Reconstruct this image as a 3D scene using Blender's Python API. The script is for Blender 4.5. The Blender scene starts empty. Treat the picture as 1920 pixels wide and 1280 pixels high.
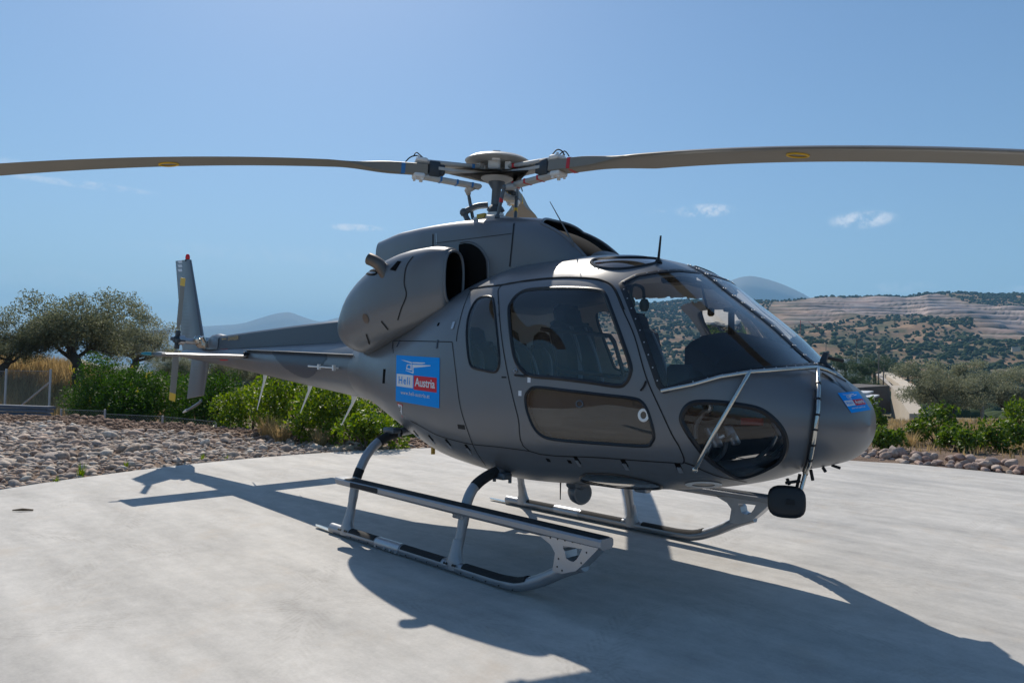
import bpy, bmesh, math, random
import numpy as np
from mathutils import Vector, Matrix

scene = bpy.context.scene
random.seed(7)
RNG = np.random.default_rng(11)

# ---------------------------------------------------------------- camera
CAM = np.array([4.855, -4.555, 1.486])
YAW, PITCH, ROLL, FPX = 2.360, 0.037, 0.018, 1359.2      # FPX: focal length in pixels of the 1920 px wide photograph
FW = np.array([math.cos(YAW)*math.cos(PITCH), math.sin(YAW)*math.cos(PITCH), math.sin(PITCH)])
_r0 = np.array([math.sin(YAW), -math.cos(YAW), 0.0]); _u0 = np.cross(_r0, FW)
RT = _r0*math.cos(ROLL) + _u0*math.sin(ROLL)
UP = _u0*math.cos(ROLL) - _r0*math.sin(ROLL)
cam_data = bpy.data.cameras.new('camera'); cam = bpy.data.objects.new('camera', cam_data)
scene.collection.objects.link(cam)
cam.matrix_world = Matrix(((RT[0], UP[0], -FW[0], CAM[0]), (RT[1], UP[1], -FW[1], CAM[1]), (RT[2], UP[2], -FW[2], CAM[2]), (0, 0, 0, 1)))
cam_data.sensor_width = 36.0; cam_data.lens = FPX/1920*36.0
cam_data.clip_start = 0.05; cam_data.clip_end = 60000
scene.camera = cam

# ---------------------------------------------------------------- sun and sky
SUN_DX, SUN_DY = 0.868, -0.450                     # shadow offset per metre of height
_sl = math.hypot(SUN_DX, SUN_DY)
SUN_EL = math.atan2(1.0, _sl)
SUN_AZ = math.atan2(-SUN_DY, -SUN_DX)              # direction towards the sun, in the ground plane
sun_data = bpy.data.lights.new('sun', 'SUN'); sun = bpy.data.objects.new('sun', sun_data)
scene.collection.objects.link(sun)
sun_data.energy = 4.7; sun_data.angle = math.radians(0.53); sun_data.color = (1.0, 0.92, 0.81)
sun.rotation_euler = Vector((SUN_DX, SUN_DY, -1.0)).to_track_quat('-Z', 'Y').to_euler()
sun.location = (0, 0, 30)

world = bpy.data.worlds.new('World'); scene.world = world; world.use_nodes = True
wt = world.node_tree; wt.nodes.clear()
w_out = wt.nodes.new('ShaderNodeOutputWorld'); w_bg = wt.nodes.new('ShaderNodeBackground')
w_sky = wt.nodes.new('ShaderNodeTexSky'); w_sky.sky_type = 'NISHITA'; w_sky.sun_disc = False
w_sky.sun_elevation = SUN_EL
w_sky.sun_rotation = math.pi/2 - SUN_AZ
w_sky.altitude = 100; w_sky.air_density = 1.35; w_sky.dust_density = 0.55; w_sky.ozone_density = 6.0
w_bg.inputs['Strength'].default_value = 0.083
SKY_GAIN = 1.0
def sky_clouds():
    """thin fair-weather clouds, each a patch of broken noise around its own direction in the sky"""
    N = wt.nodes.new; L = wt.links.new
    geo = N('ShaderNodeTexCoord')
    col = w_sky.outputs['Color']
    noise = N('ShaderNodeTexNoise'); noise.inputs['Scale'].default_value = 60; noise.inputs['Detail'].default_value = 7; noise.inputs['Roughness'].default_value = .62
    L(geo.outputs['Generated'], noise.inputs['Vector'])
    # (px, py, half width, half height in radians, strength) : direction from the photograph
    spots = [(1322, 395, .036, .0085, .75), (1618, 412, .036, .0105, .85), (1228, 398, .014, .0035, .5), (667, 427, .036, .0050, .7), (150, 345, .075, .0045, .42), (20, 305, .06, .005, .22),
             (1690, 538, .035, .007, .25), (1900, 545, .03, .006, .22), (90, 520, .16, .012, .12), (560, 480, .22, .012, .10)]
    acc = None
    for px, py, hw, hh, st in spots:
        d = FW + RT*(px-960)/FPX - UP*(py-640)/FPX; d /= np.linalg.norm(d)
        right = np.cross(d, (0, 0, 1)); right /= np.linalg.norm(right); up = np.cross(right, d)
        def dot(v, k):
            m = N('ShaderNodeVectorMath'); m.operation = 'DOT_PRODUCT'
            L(geo.outputs['Generated'], m.inputs[0]); m.inputs[1].default_value = tuple(v*k)
            return m.outputs['Value']
        a = dot(right, 1/hw); b = dot(up, 1/hh)
        bo = N('ShaderNodeMath'); bo.operation = 'SUBTRACT'; L(b, bo.inputs[0]); bo.inputs[1].default_value = 0.0
        a2 = N('ShaderNodeMath'); a2.operation = 'MULTIPLY'; L(a, a2.inputs[0]); L(a, a2.inputs[1])
        b2 = N('ShaderNodeMath'); b2.operation = 'MULTIPLY'; L(bo.outputs[0], b2.inputs[0]); L(bo.outputs[0], b2.inputs[1])
        s = N('ShaderNodeMath'); L(a2.outputs[0], s.inputs[0]); L(b2.outputs[0], s.inputs[1])
        fwd = N('ShaderNodeMath'); fwd.operation = 'GREATER_THAN'; L(dot(d, 1.0), fwd.inputs[0]); fwd.inputs[1].default_value = 0.0
        e = N('ShaderNodeMapRange'); e.interpolation_type = 'SMOOTHSTEP'
        e.inputs['From Min'].default_value = 0.0; e.inputs['From Max'].default_value = 1.5; e.inputs['To Min'].default_value = st; e.inputs['To Max'].default_value = 0.0
        L(s.outputs[0], e.inputs['Value'])
        m = N('ShaderNodeMath'); m.operation = 'MULTIPLY'; L(e.outputs[0], m.inputs[0]); L(fwd.outputs[0], m.inputs[1])
        if acc is None: acc = m.outputs[0]
        else:
            ad = N('ShaderNodeMath'); ad.operation = 'MAXIMUM'; L(acc, ad.inputs[0]); L(m.outputs[0], ad.inputs[1]); acc = ad.outputs[0]
    br = N('ShaderNodeMapRange'); br.interpolation_type = 'SMOOTHSTEP'
    br.inputs['From Min'].default_value = .38; br.inputs['From Max'].default_value = .64
    L(noise.outputs['Fac'], br.inputs['Value'])
    f = N('ShaderNodeMath'); f.operation = 'MULTIPLY'; f.use_clamp = True; L(acc, f.inputs[0]); L(br.outputs[0], f.inputs[1])
    mix = N('ShaderNodeMix'); mix.data_type = 'RGBA'
    L(f.outputs[0], mix.inputs['Factor']); L(col, mix.inputs['A']); mix.inputs['B'].default_value = (10, 10.2, 10.6, 1)
    return mix.outputs['Result']
wt.links.new(sky_clouds(), w_bg.inputs['Color'])
wt.links.new(w_bg.outputs[0], w_out.inputs['Surface'])

scene.view_settings.view_transform = 'Standard'; scene.view_settings.look = 'None'
scene.view_settings.gamma = 1.0; scene.view_settings.exposure = 0.22
scene.view_settings.use_curve_mapping = False
scene.render.engine = 'CYCLES'
scene.cycles.use_denoising = True
scene.cycles.max_bounces = 10; scene.cycles.transparent_max_bounces = 16
scene.cycles.volume_bounces = 1; scene.cycles.diffuse_bounces = 3; scene.cycles.glossy_bounces = 4
scene.cycles.sample_clamp_indirect = 6.0

# ---------------------------------------------------------------- helpers
COL = scene.collection
def ray(px, py):
    px = np.asarray(px, float); py = np.asarray(py, float)
    return FW + RT*((px-960)/FPX)[..., None] - UP*((py-640)/FPX)[..., None]
def on(axis, c, px, py):
    d = ray(px, py); return CAM + d*(c-CAM[axis])/d[axis]
def project(P):
    d = np.asarray(P, float)-CAM; z = d@FW
    return np.stack([960+FPX*(d@RT)/z, 640-FPX*(d@UP)/z], -1)
def at_depth(px, py, D):
    return CAM + ray(px, py)*D

def tag(o, label, category, group=None):
    o['label'] = label; o['category'] = category
    if group: o['group'] = group
    return o
def empty(name, loc=(0, 0, 0), rz=0.0, parent=None):
    o = bpy.data.objects.new(name, None); COL.objects.link(o)
    o.location = loc; o.rotation_euler = (0, 0, rz); o.parent = parent
    o.empty_display_size = .3
    return o
def link_mesh(name, me, parent=None, kind=None):
    o = bpy.data.objects.new(name, me); COL.objects.link(o); o.parent = parent
    if kind: o['kind'] = kind
    return o

def unit(v):
    v = np.asarray(v, float); return v/(np.linalg.norm(v, axis=-1, keepdims=True)+1e-12)

class MB:
    """collects vertices and polygons"""
    def __init__(s): s.v = []; s.f = []; s.m = []
    def add(s, verts, faces, mi=0):
        b = len(s.v); s.v.extend([tuple(map(float, p)) for p in verts])
        for f in faces: s.f.append(tuple(b+i for i in f)); s.m.append(mi)
        return s
    def box(s, c, size, ax=None, mi=0, bev=0.0):
        c = np.asarray(c, float); h = np.asarray(size, float)/2
        A = np.eye(3) if ax is None else np.asarray(ax, float)       # rows: local axes
        if bev <= 0:
            P = [c+A[0]*sx*h[0]+A[1]*sy*h[1]+A[2]*sz*h[2] for sz in (-1, 1) for sx, sy in ((-1, -1), (1, -1), (1, 1), (-1, 1))]
            return s.add(P, [(3, 2, 1, 0), (4, 5, 6, 7), (0, 1, 5, 4), (1, 2, 6, 5), (2, 3, 7, 6), (3, 0, 4, 7)], mi)
        b = min(bev, min(h)*.98); P = []; F = []
        def ring(z, ins):
            x, y = h[0]-ins, h[1]-ins; q = b
            return [c+A[0]*X+A[1]*Y+A[2]*z for X, Y in ((-x+q, -y), (x-q, -y), (x, -y+q), (x, y-q), (x-q, y), (-x+q, y), (-x, y-q), (-x, -y+q))]
        for z, ins in ((-h[2], b*.7), (-h[2]+b, 0), (h[2]-b, 0), (h[2], b*.7)): P += ring(z, ins)
        for k in range(3):
            for i in range(8): F.append((k*8+i, k*8+(i+1) % 8, k*8+8+(i+1) % 8, k*8+8+i))
        F.append(tuple(range(7, -1, -1))); F.append(tuple(range(24, 32)))
        return s.add(P, F, mi)
    def tube(s, pts, r, n=8, cap=True, mi=0, flat=1.0, up=None):
        pts = np.asarray(pts, float); m = len(pts)
        r = np.broadcast_to(np.asarray(r, float), (m,))
        t = unit(np.gradient(pts, axis=0))
        u = np.array(up, float) if up is not None else (np.array((0, 0, 1.)) if abs(t[0][2]) < .9 else np.array((1., 0, 0)))
        P = []; F = []
        for i in range(m):
            u = u - t[i]*(u@t[i]); u = u/np.linalg.norm(u); w = np.cross(t[i], u)
            for k in range(n):
                a = 2*math.pi*k/n
                P.append(pts[i]+(u*math.sin(a)*flat+w*math.cos(a))*r[i])
        for i in range(m-1):
            for k in range(n): F.append((i*n+k, i*n+(k+1) % n, (i+1)*n+(k+1) % n, (i+1)*n+k))
        if cap: F.append(tuple(range(n-1, -1, -1))); F.append(tuple((m-1)*n+k for k in range(n)))
        return s.add(P, F, mi)
    def loft(s, rings, cap=True, mi=0):
        n = len(rings[0]); P = [p for r in rings for p in r]; F = []
        for i in range(len(rings)-1):
            for k in range(n): F.append((i*n+k, i*n+(k+1) % n, (i+1)*n+(k+1) % n, (i+1)*n+k))
        if cap: F.append(tuple(range(n-1, -1, -1))); F.append(tuple((len(rings)-1)*n+k for k in range(n)))
        return s.add(P, F, mi)
    def lathe(s, prof, o=(0, 0, 0), axis=(0, 0, 1), n=24, mi=0, cap=True):
        a = unit(axis); u = unit(np.cross(a, (1, 0, 0) if abs(a[0]) < .9 else (0, 1, 0))); w = np.cross(a, u)
        rings = [[np.asarray(o)+a*h+(u*math.cos(2*math.pi*k/n)+w*math.sin(2*math.pi*k/n))*r for k in range(n)] for r, h in prof]
        return s.loft(rings, cap, mi)
    def prism(s, pts, d, mi=0):
        """closed outline pts extruded by the vector d"""
        pts = np.asarray(pts, float); n = len(pts); d = np.asarray(d, float)
        P = list(pts)+list(pts+d)
        F = [tuple(range(n-1, -1, -1)), tuple(range(n, 2*n))]+[(i, (i+1) % n, n+(i+1) % n, n+i) for i in range(n)]
        return s.add(P, F, mi)
    def ball(s, c, r, mi=0, n=8, m=5, sc=(1, 1, 1)):
        rings = []
        for j in range(1, m):
            th = math.pi*j/m
            rings.append([np.asarray(c)+np.array((math.sin(th)*math.cos(2*math.pi*k/n)*sc[0], math.sin(th)*math.sin(2*math.pi*k/n)*sc[1], -math.cos(th)*sc[2]))*r for k in range(n)])
        return s.loft(rings, True, mi)
    def mirror(s):
        """the same shape on the other side (y -> -y)"""
        o = MB(); o.v = [(x, -y, z) for x, y, z in s.v]; o.f = [tuple(reversed(f)) for f in s.f]; o.m = list(s.m); return o
    def build(s, name, mats, parent=None, smooth=True, kind=None, auto=40):
        me = bpy.data.meshes.new(name); me.from_pydata(s.v, [], s.f)
        if not isinstance(mats, (list, tuple)): mats = [mats]
        for m in mats: me.materials.append(m)
        if len(mats) > 1: me.polygons.foreach_set('material_index', s.m)
        me.update()
        if smooth: smooth_mesh(me, auto)
        return link_mesh(name, me, parent, kind)
def smooth_mesh(me, auto=40):
    me.polygons.foreach_set('use_smooth', [True]*len(me.polygons))
    if auto is not None: me.set_sharp_from_angle(angle=math.radians(auto))
def np_mesh(name, V, Fq, mats, parent=None, smooth=False, kind=None, mi=None, auto=None):
    """V (n,3) and Fq (m,3 or 4) numpy arrays"""
    me = bpy.data.meshes.new(name); k = Fq.shape[1]
    me.vertices.add(len(V)); me.vertices.foreach_set('co', np.ascontiguousarray(V, dtype=np.float32).ravel())
    me.loops.add(Fq.size); me.loops.foreach_set('vertex_index', np.ascontiguousarray(Fq, dtype=np.int32).ravel())
    me.polygons.add(len(Fq)); me.polygons.foreach_set('loop_start', np.arange(0, Fq.size, k, dtype=np.int32)); me.polygons.foreach_set('loop_total', np.full(len(Fq), k, dtype=np.int32))
    if not isinstance(mats, (list, tuple)): mats = [mats]
    for m in mats: me.materials.append(m)
    if mi is not None: me.polygons.foreach_set('material_index', np.asarray(mi, dtype=np.int32))
    me.update(calc_edges=True); me.validate()
    if smooth: smooth_mesh(me, auto)
    return link_mesh(name, me, parent, kind)
def copy_tree(o, parent=None):
    c = o.copy(); COL.objects.link(c); c.parent = parent
    for ch in list(o.children):
        copy_tree(ch, c)
    return c
def spline(pts, n, closed=False):
    """Catmull-Rom through the points, n samples per span"""
    P = np.asarray(pts, float); m = len(P); out = []
    for i in range(m if closed else m-1):
        if closed: a, b, c, d = P[(i-1) % m], P[i], P[(i+1) % m], P[(i+2) % m]
        else: a, b, c, d = P[max(i-1, 0)], P[i], P[i+1], P[min(i+2, m-1)]
        for t in np.linspace(0, 1, n, endpoint=False):
            out.append(.5*((2*b)+(c-a)*t+(2*a-5*b+4*c-d)*t*t+(3*b-a-3*c+d)*t**3))
    if not closed: out.append(P[-1])
    return np.array(out)
def polyline(pts, step):
    """straight segments resampled about every step"""
    P = np.asarray(pts, float); out = []
    for a, b in zip(P[:-1], P[1:]):
        k = max(1, int(np.linalg.norm(b-a)/step))
        for t in range(k): out.append(a+(b-a)*t/k)
    out.append(P[-1]); return np.array(out)
def inside(poly, q):
    """even-odd test of many points q (n,2) in a polygon (m,2)"""
    x, y = q[:, 0], q[:, 1]; r = np.zeros(len(q), bool); m = len(poly)
    for i in range(m):
        x1, y1 = poly[i]; x2, y2 = poly[(i+1) % m]
        if y1 == y2: continue
        c = ((y1 > y) != (y2 > y)) & (x < (x2-x1)*(y-y1)/(y2-y1)+x1); r ^= c
    return r

# ---------------------------------------------------------------- materials
def new_mat(name):
    m = bpy.data.materials.new(name); m.use_nodes = True
    nt = m.node_tree; b = nt.nodes['Principled BSDF']; return m, nt, b
def mat(name, col, rough=.5, metal=0.0, var=.12, scale=8.0, bump=0.0, bscale=60.0, spec=.5, rvar=0.0, coat=0.0):
    m, nt, b = new_mat(name); N = nt.nodes.new; L = nt.links.new
    b.inputs['Roughness'].default_value = rough; b.inputs['Metallic'].default_value = metal
    b.inputs['Specular IOR Level'].default_value = spec; b.inputs['Coat Weight'].default_value = coat
    tc = N('ShaderNodeTexCoord')
    n = N('ShaderNodeTexNoise'); n.inputs['Scale'].default_value = scale; n.inputs['Detail'].default_value = 6
    L(tc.outputs['Object'], n.inputs['Vector'])
    mx = N('ShaderNodeMix'); mx.data_type = 'RGBA'; c = np.array(col[:3])
    mx.inputs['A'].default_value = (*np.clip(c*(1-var), 0, 1), 1); mx.inputs['B'].default_value = (*np.clip(c*(1+var), 0, 1), 1)
    L(n.outputs['Fac'], mx.inputs['Factor']); L(mx.outputs['Result'], b.inputs['Base Color'])
    if rvar:
        r = N('ShaderNodeMapRange'); r.inputs['From Min'].default_value = .3; r.inputs['From Max'].default_value = .7
        r.inputs['To Min'].default_value = rough-rvar; r.inputs['To Max'].default_value = rough+rvar
        L(n.outputs['Fac'], r.inputs['Value']); L(r.outputs[0], b.inputs['Roughness'])
    if bump:
        n2 = N('ShaderNodeTexNoise'); n2.inputs['Scale'].default_value = bscale; n2.inputs['Detail'].default_value = 4
        L(tc.outputs['Object'], n2.inputs['Vector'])
        bp = N('ShaderNodeBump'); bp.inputs['Strength'].default_value = bump; bp.inputs['Distance'].default_value = .02
        L(n2.outputs['Fac'], bp.inputs['Height']); L(bp.outputs[0], b.inputs['Normal'])
    return m
def glass_mat(name, tint=(.82, .86, .88), refl=1.0, rough=0.0):
    """a thin pane: clear with a tint, mirror reflection by Fresnel"""
    m, nt, b = new_mat(name); N = nt.nodes.new; L = nt.links.new; nt.nodes.remove(b)
    out = nt.nodes['Material Output']
    tr = N('ShaderNodeBsdfTransparent'); tr.inputs['Color'].default_value = (*tint, 1)
    gl = N('ShaderNodeBsdfGlossy'); gl.inputs['Roughness'].default_value = rough
    fr = N('ShaderNodeFresnel'); fr.inputs['IOR'].default_value = 1.5
    k = N('ShaderNodeMath'); k.operation = 'MULTIPLY'; k.use_clamp = True; k.inputs[1].default_value = refl
    mix = N('ShaderNodeMixShader'); L(fr.outputs[0], k.inputs[0]); L(k.outputs[0], mix.inputs['Fac'])
    L(tr.outputs[0], mix.inputs[1]); L(gl.outputs[0], mix.inputs[2]); L(mix.outputs[0], out.inputs['Surface'])
    return m
def leaf_mat(name, a, b_, trans=.35, rough=.45, spec=.35):
    """leaves: colour differs from leaf to leaf, light shines through"""
    m, nt, b = new_mat(name); N = nt.nodes.new; L = nt.links.new; out = nt.nodes['Material Output']
    g = N('ShaderNodeNewGeometry'); mx = N('ShaderNodeMix'); mx.data_type = 'RGBA'
    mx.inputs['A'].default_value = (*a, 1); mx.inputs['B'].default_value = (*b_, 1)
    L(g.outputs['Random Per Island'], mx.inputs['Factor']); L(mx.outputs['Result'], b.inputs['Base Color'])
    b.inputs['Roughness'].default_value = rough; b.inputs['Specular IOR Level'].default_value = spec
    t = N('ShaderNodeBsdfTranslucent')
    hs = N('ShaderNodeHueSaturation'); hs.inputs['Saturation'].default_value = 1.15; hs.inputs['Value'].default_value = 1.5
    L(mx.outputs['Result'], hs.inputs['Color']); L(hs.outputs[0], t.inputs['Color'])
    ms = N('ShaderNodeMixShader'); ms.inputs['Fac'].default_value = trans
    L(b.outputs[0], ms.inputs[1]); L(t.outputs[0], ms.inputs[2]); L(ms.outputs[0], out.inputs['Surface'])
    return m

M = {}
M['paint'] = mat('graphite_paint', (.098, .107, .120), rough=.34, var=.06, scale=3, spec=.95, rvar=.05)
M['paint_dark'] = mat('slate_patch_paint', (.042, .056, .076), rough=.40, var=.05, scale=3)
M['seam'] = mat('panel_gap', (.006, .006, .007), rough=.7)
M['rubber'] = mat('black_rubber', (.012, .013, .016), rough=.4, spec=.4)
M['black'] = mat('black_void', (.006, .006, .006), rough=.9, spec=.1)
M['grip'] = mat('black_grip_tape', (.016, .016, .017), rough=.85, bump=.3, bscale=300)
M['alu'] = mat('brushed_aluminium', (.42, .43, .45), rough=.38, metal=.75, var=.12, scale=20, rvar=.08)
M['steel'] = mat('polished_steel', (.55, .54, .50), rough=.22, metal=1.0, var=.08, scale=15)
M['skid'] = mat('painted_silver_tube', (.29, .30, .32), rough=.38, metal=.55, var=.18, scale=12, rvar=.08)
M['bolt'] = mat('dark_bolt', (.09, .085, .075), rough=.45, metal=.8)
M['hub'] = mat('hub_grey_composite', (.42, .42, .405), rough=.5, var=.15, scale=14)
M['hubdark'] = mat('hub_dark_elastomer', (.035, .045, .055), rough=.6, var=.2, scale=20)
M['blade'] = mat('blade_grey_beige', (.20, .185, .155), rough=.5, var=.10, scale=4)
M['blade_edge'] = mat('blade_leading_strip', (.30, .29, .27), rough=.35, metal=.5)
M['mast'] = mat('mast_grey', (.10, .12, .14), rough=.45, metal=.4)
M['brass'] = mat('brass_fitting', (.45, .28, .06), rough=.4, metal=.7)
M['red'] = mat('red_tape', (.50, .02, .025), rough=.5)
M['blue'] = mat('blue_tape', (.02, .16, .42), rough=.5)
M['yellow'] = mat('yellow_paint', (.75, .46, .03), rough=.5)
M['white'] = mat('white_paint', (.72, .72, .70), rough=.45)
M['decal_blue'] = mat('decal_blue', (.0, .27, .76), rough=.5, spec=.12, var=.05)
M['decal_white'] = mat('decal_white', (.68, .69, .72), rough=.35, var=.04)
M['decal_red'] = mat('decal_red', (.58, .012, .03), rough=.4, spec=.25, var=.06)
M['amber'] = mat('amber_lettering', (.42, .30, .13), rough=.5)
M['glass'] = glass_mat('cabin_glass', (.95, .97, .98), 1.45)
M['glass_dark'] = glass_mat('tinted_glass', (.62, .63, .64), 2.0)
M['seat'] = mat('charcoal_seat_cloth', (.018, .021, .028), rough=.9, bump=.2, bscale=200)
M['dash'] = mat('matt_black_panel', (.012, .013, .016), rough=.75)
M['liner'] = mat('beige_cabin_liner', (.66, .61, .54), rough=.8, var=.08)
M['pocket'] = mat('door_pocket', (.20, .185, .165), rough=.85, var=.15, scale=6)
M['bulkhead'] = mat('pale_padded_bulkhead', (.74, .70, .63), rough=.85, var=.06)
M['greyliner'] = mat('grey_cabin_liner', (.16, .16, .165), rough=.8)
M['exhaust'] = mat('heat_stained_steel', (.16, .13, .11), rough=.42, metal=.85, var=.35, scale=9)
m_, nt_, b_ = new_mat('red_beacon_glass'); b_.inputs['Base Color'].default_value = (.75, .01, .01, 1); b_.inputs['Roughness'].default_value = .12
M['beacon'] = m_
M['placard'] = mat('faded_red_card', (.22, .035, .04), rough=.6)

# ================================================================ HELICOPTER
heli = empty('helicopter')
tag(heli, 'matt dark grey twin engine helicopter parked on the round concrete pad', 'helicopter')

# fuselage sections: x, z top, z bottom, half width, z of greatest width, exponent above, exponent below
FS = np.array([
 [ 3.295, 1.184, 1.184, 0.   , 1.184, 2.   , 2.   ],
 [ 3.27 , 1.298, 1.068, 0.17 , 1.184, 2.359, 1.977],
 [ 3.195, 1.389, 0.98 , 0.329, 1.194, 2.387, 1.989],
 [ 3.062, 1.476, 0.925, 0.481, 1.198, 2.514, 2.092],
 [ 2.911, 1.585, 0.881, 0.617, 1.19 , 2.694, 2.193],
 [ 2.681, 1.79 , 0.789, 0.761, 1.185, 2.892, 2.295],
 [ 2.4  , 2.006, 0.719, 0.854, 1.2  , 3.043, 2.392],
 [ 2.1  , 2.223, 0.671, 0.901, 1.22 , 3.087, 2.497],
 [ 1.75 , 2.33 , 0.639, 0.922, 1.25 , 3.05 , 2.6  ],
 [ 1.3  , 2.36 , 0.607, 0.91 , 1.25 , 2.85 , 2.6  ],
 [ 0.8  , 2.36 , 0.581, 0.91 , 1.25 , 2.7  , 2.6  ],
 [ 0.4  , 2.3  , 0.616, 0.9  , 1.27 , 2.6  , 2.6  ],
 [ 0.   , 2.18 , 0.653, 0.86 , 1.3  , 2.5  , 2.5  ],
 [-0.4  , 2.03 , 0.754, 0.79 , 1.33 , 2.4  , 2.4  ],
 [-0.8  , 1.92 , 0.879, 0.7  , 1.36 , 2.3  , 2.3  ],
 [-1.2  , 1.85 , 0.989, 0.58 , 1.4  , 2.2  , 2.2  ],
 [-1.55 , 1.81 , 1.073, 0.46 , 1.43 , 2.1  , 2.1  ],
 [-1.8  , 1.79 , 1.104, 0.39 , 1.44 , 2.   , 2.   ]])
def pchip(t, y):
    n = len(y); d = np.diff(y); m = np.zeros(n)
    m[1:-1] = np.where(d[:-1]*d[1:] > 0, 2*d[:-1]*d[1:]/(d[:-1]+d[1:]+1e-12), 0)
    m[0] = d[0]; m[-1] = d[-1]
    i = np.clip(np.floor(t).astype(int), 0, n-2); s = t-i
    return (2*s**3-3*s**2+1)*y[i]+(s**3-2*s**2+s)*m[i]+(-2*s**3+3*s**2)*y[i+1]+(s**3-s**2)*m[i+1]
_tt = np.linspace(0, len(FS)-1, 3000)
FQ = np.stack([pchip(_tt, FS[:, k]) for k in range(7)], -1)
def fsec(x):
    return [np.interp(-np.asarray(x), -FQ[:, 0], FQ[:, k]) for k in range(1, 7)]
def ffun(P):
    x, y, z = P[..., 0], P[..., 1], P[..., 2]
    zt, zb, w, zw, n1, n2 = fsec(x)
    n = np.where(z >= zw, n1, n2); h = np.where(z >= zw, zt-zw, zw-zb)
    v = (np.abs(y)/np.maximum(w, 1e-4))**n+(np.abs(z-zw)/np.maximum(h, 1e-4))**n-1
    return np.where((x > FQ[0, 0]) | (x < FQ[-1, 0]), 1.0, v)
def hit(q, fun=None, s0=2.0, s1=9.5, step=.02):
    """first point of the skin met by the sight lines through the photo positions q (n,2)"""
    fun = fun or ffun
    q = np.atleast_2d(np.asarray(q, float)); d = ray(q[:, 0], q[:, 1])
    a = np.full(len(q), np.nan)
    for s in np.arange(s0, s1, step):
        k = np.isnan(a) & (fun(CAM+d*s) < 0); a[k] = s
    ok = ~np.isnan(a); a = np.where(ok, a, s1); lo = a-step; hi = a.copy()
    for _ in range(26):
        m = (lo+hi)/2; b = fun(CAM+d*m[:, None]) < 0
        hi = np.where(b, m, hi); lo = np.where(b, lo, m)
    P = CAM+d*hi[:, None]; P[~ok] = np.nan
    # positions just outside the outline take the nearest good neighbour
    if (~ok).any() and ok.any():
        g = np.where(ok)[0]
        for i in np.where(~ok)[0]: P[i] = P[g[np.argmin(np.abs(g-i))]]
    return P
def fnormal(P, fun=None):
    fun = fun or ffun
    e = 1e-3; P = np.asarray(P, float)
    g = np.stack([fun(P+np.eye(3)[k]*e)-fun(P-np.eye(3)[k]*e) for k in range(3)], -1)
    return unit(g)

# outlines as positions in the photograph (right side of the machine)
OUT = {
 'windshield': [(1166,533),(1195,518),(1232,512),(1271,509),(1311,513),(1360,550),(1420,600),(1480,647),(1527,682),(1468,688),(1410,693),(1359,701),(1293,716),(1245,731),(1236,722),(1200,618),(1172,548)],
 'door_win': [(953.7,583),(959,565.6),(971,551.4),(988.7,543.7),(1026,540.5),(1080.6,540.5),(1120,543.7),(1133,551.4),(1146,583),(1163.7,631),(1181,681.5),(1181,701),(1172.4,717.6),(1157,723),(1102.4,715.4),(1047.8,708.9),(997.5,704.5),(980,694.6),(966.8,675),(959,640)],
 'low_win': [(985,745),(991,732.5),(1007,726),(1066,732.5),(1129,740),(1185,746.6),(1203.8,754.4),(1216,776),(1225.6,813.8),(1221,829),(1207,835.6),(1129,831),(1050.6,824.7),(1019,818),(1000.6,801),(988,770)],
 'rear_win': [(875,622.5),(878.3,594),(887,572),(896.9,560),(910,555.8),(922,558),(926.4,572),(931.8,622.5),(936.2,668.4),(935,688),(927.5,696.8),(905.6,693.5),(886,688),(879.4,675),(876,648.7)],
 'chin_win': [(1278,786),(1282,770),(1292,759),(1309,754),(1344,754.5),(1386.6,759.5),(1421.7,767),(1446,782),(1465.5,804),(1473.5,827),(1472,846),(1461,865.5),(1435,881),(1407,892),(1386.6,895.5),(1370,890.5),(1344,874),(1323.3,856),(1302,829),(1286,804.5)],
 'roof_win': [(1109,490),(1120,486),(1150,483.5),(1190,482.8),(1225,484.5),(1238,488),(1225,494),(1190,501),(1160,504),(1130,502),(1114,497)],
 'belly_win': [(1088,896),(1096,889),(1110,887),(1160,889.5),(1222,903),(1240,914),(1191,915.5),(1129,908.5),(1096,902)],
 'door': [(939.5,536),(993,527),(1050,522),(1102,523),(1131,528),(1150.5,541.5),(1168,581),(1190,631),(1211.8,707),(1240,771),(1260,814),(1275,840),(1282,866),(1254,866.5),(1129,857.5),(993,845),(971,780),(953.7,707.8),(941.7,640),(935.6,572)],
 'cargo': [(737,639),(790,639.5),(848,641),(855,700),(863,761),(876,804),(890,840),(862,833),(820,818),(790,802),(760,783),(748,740),(740,690)],
}
def dense(name, n=6):
    P = np.array(OUT[name], float)
    if name == 'door': return spline(P, 5, True)
    if name in ('windshield', 'cargo'): return polyline(np.vstack([P, P[:1]]), 4)[:-1]
    return spline(P, n, True)
DP = {k: dense(k) for k in OUT}

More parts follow.
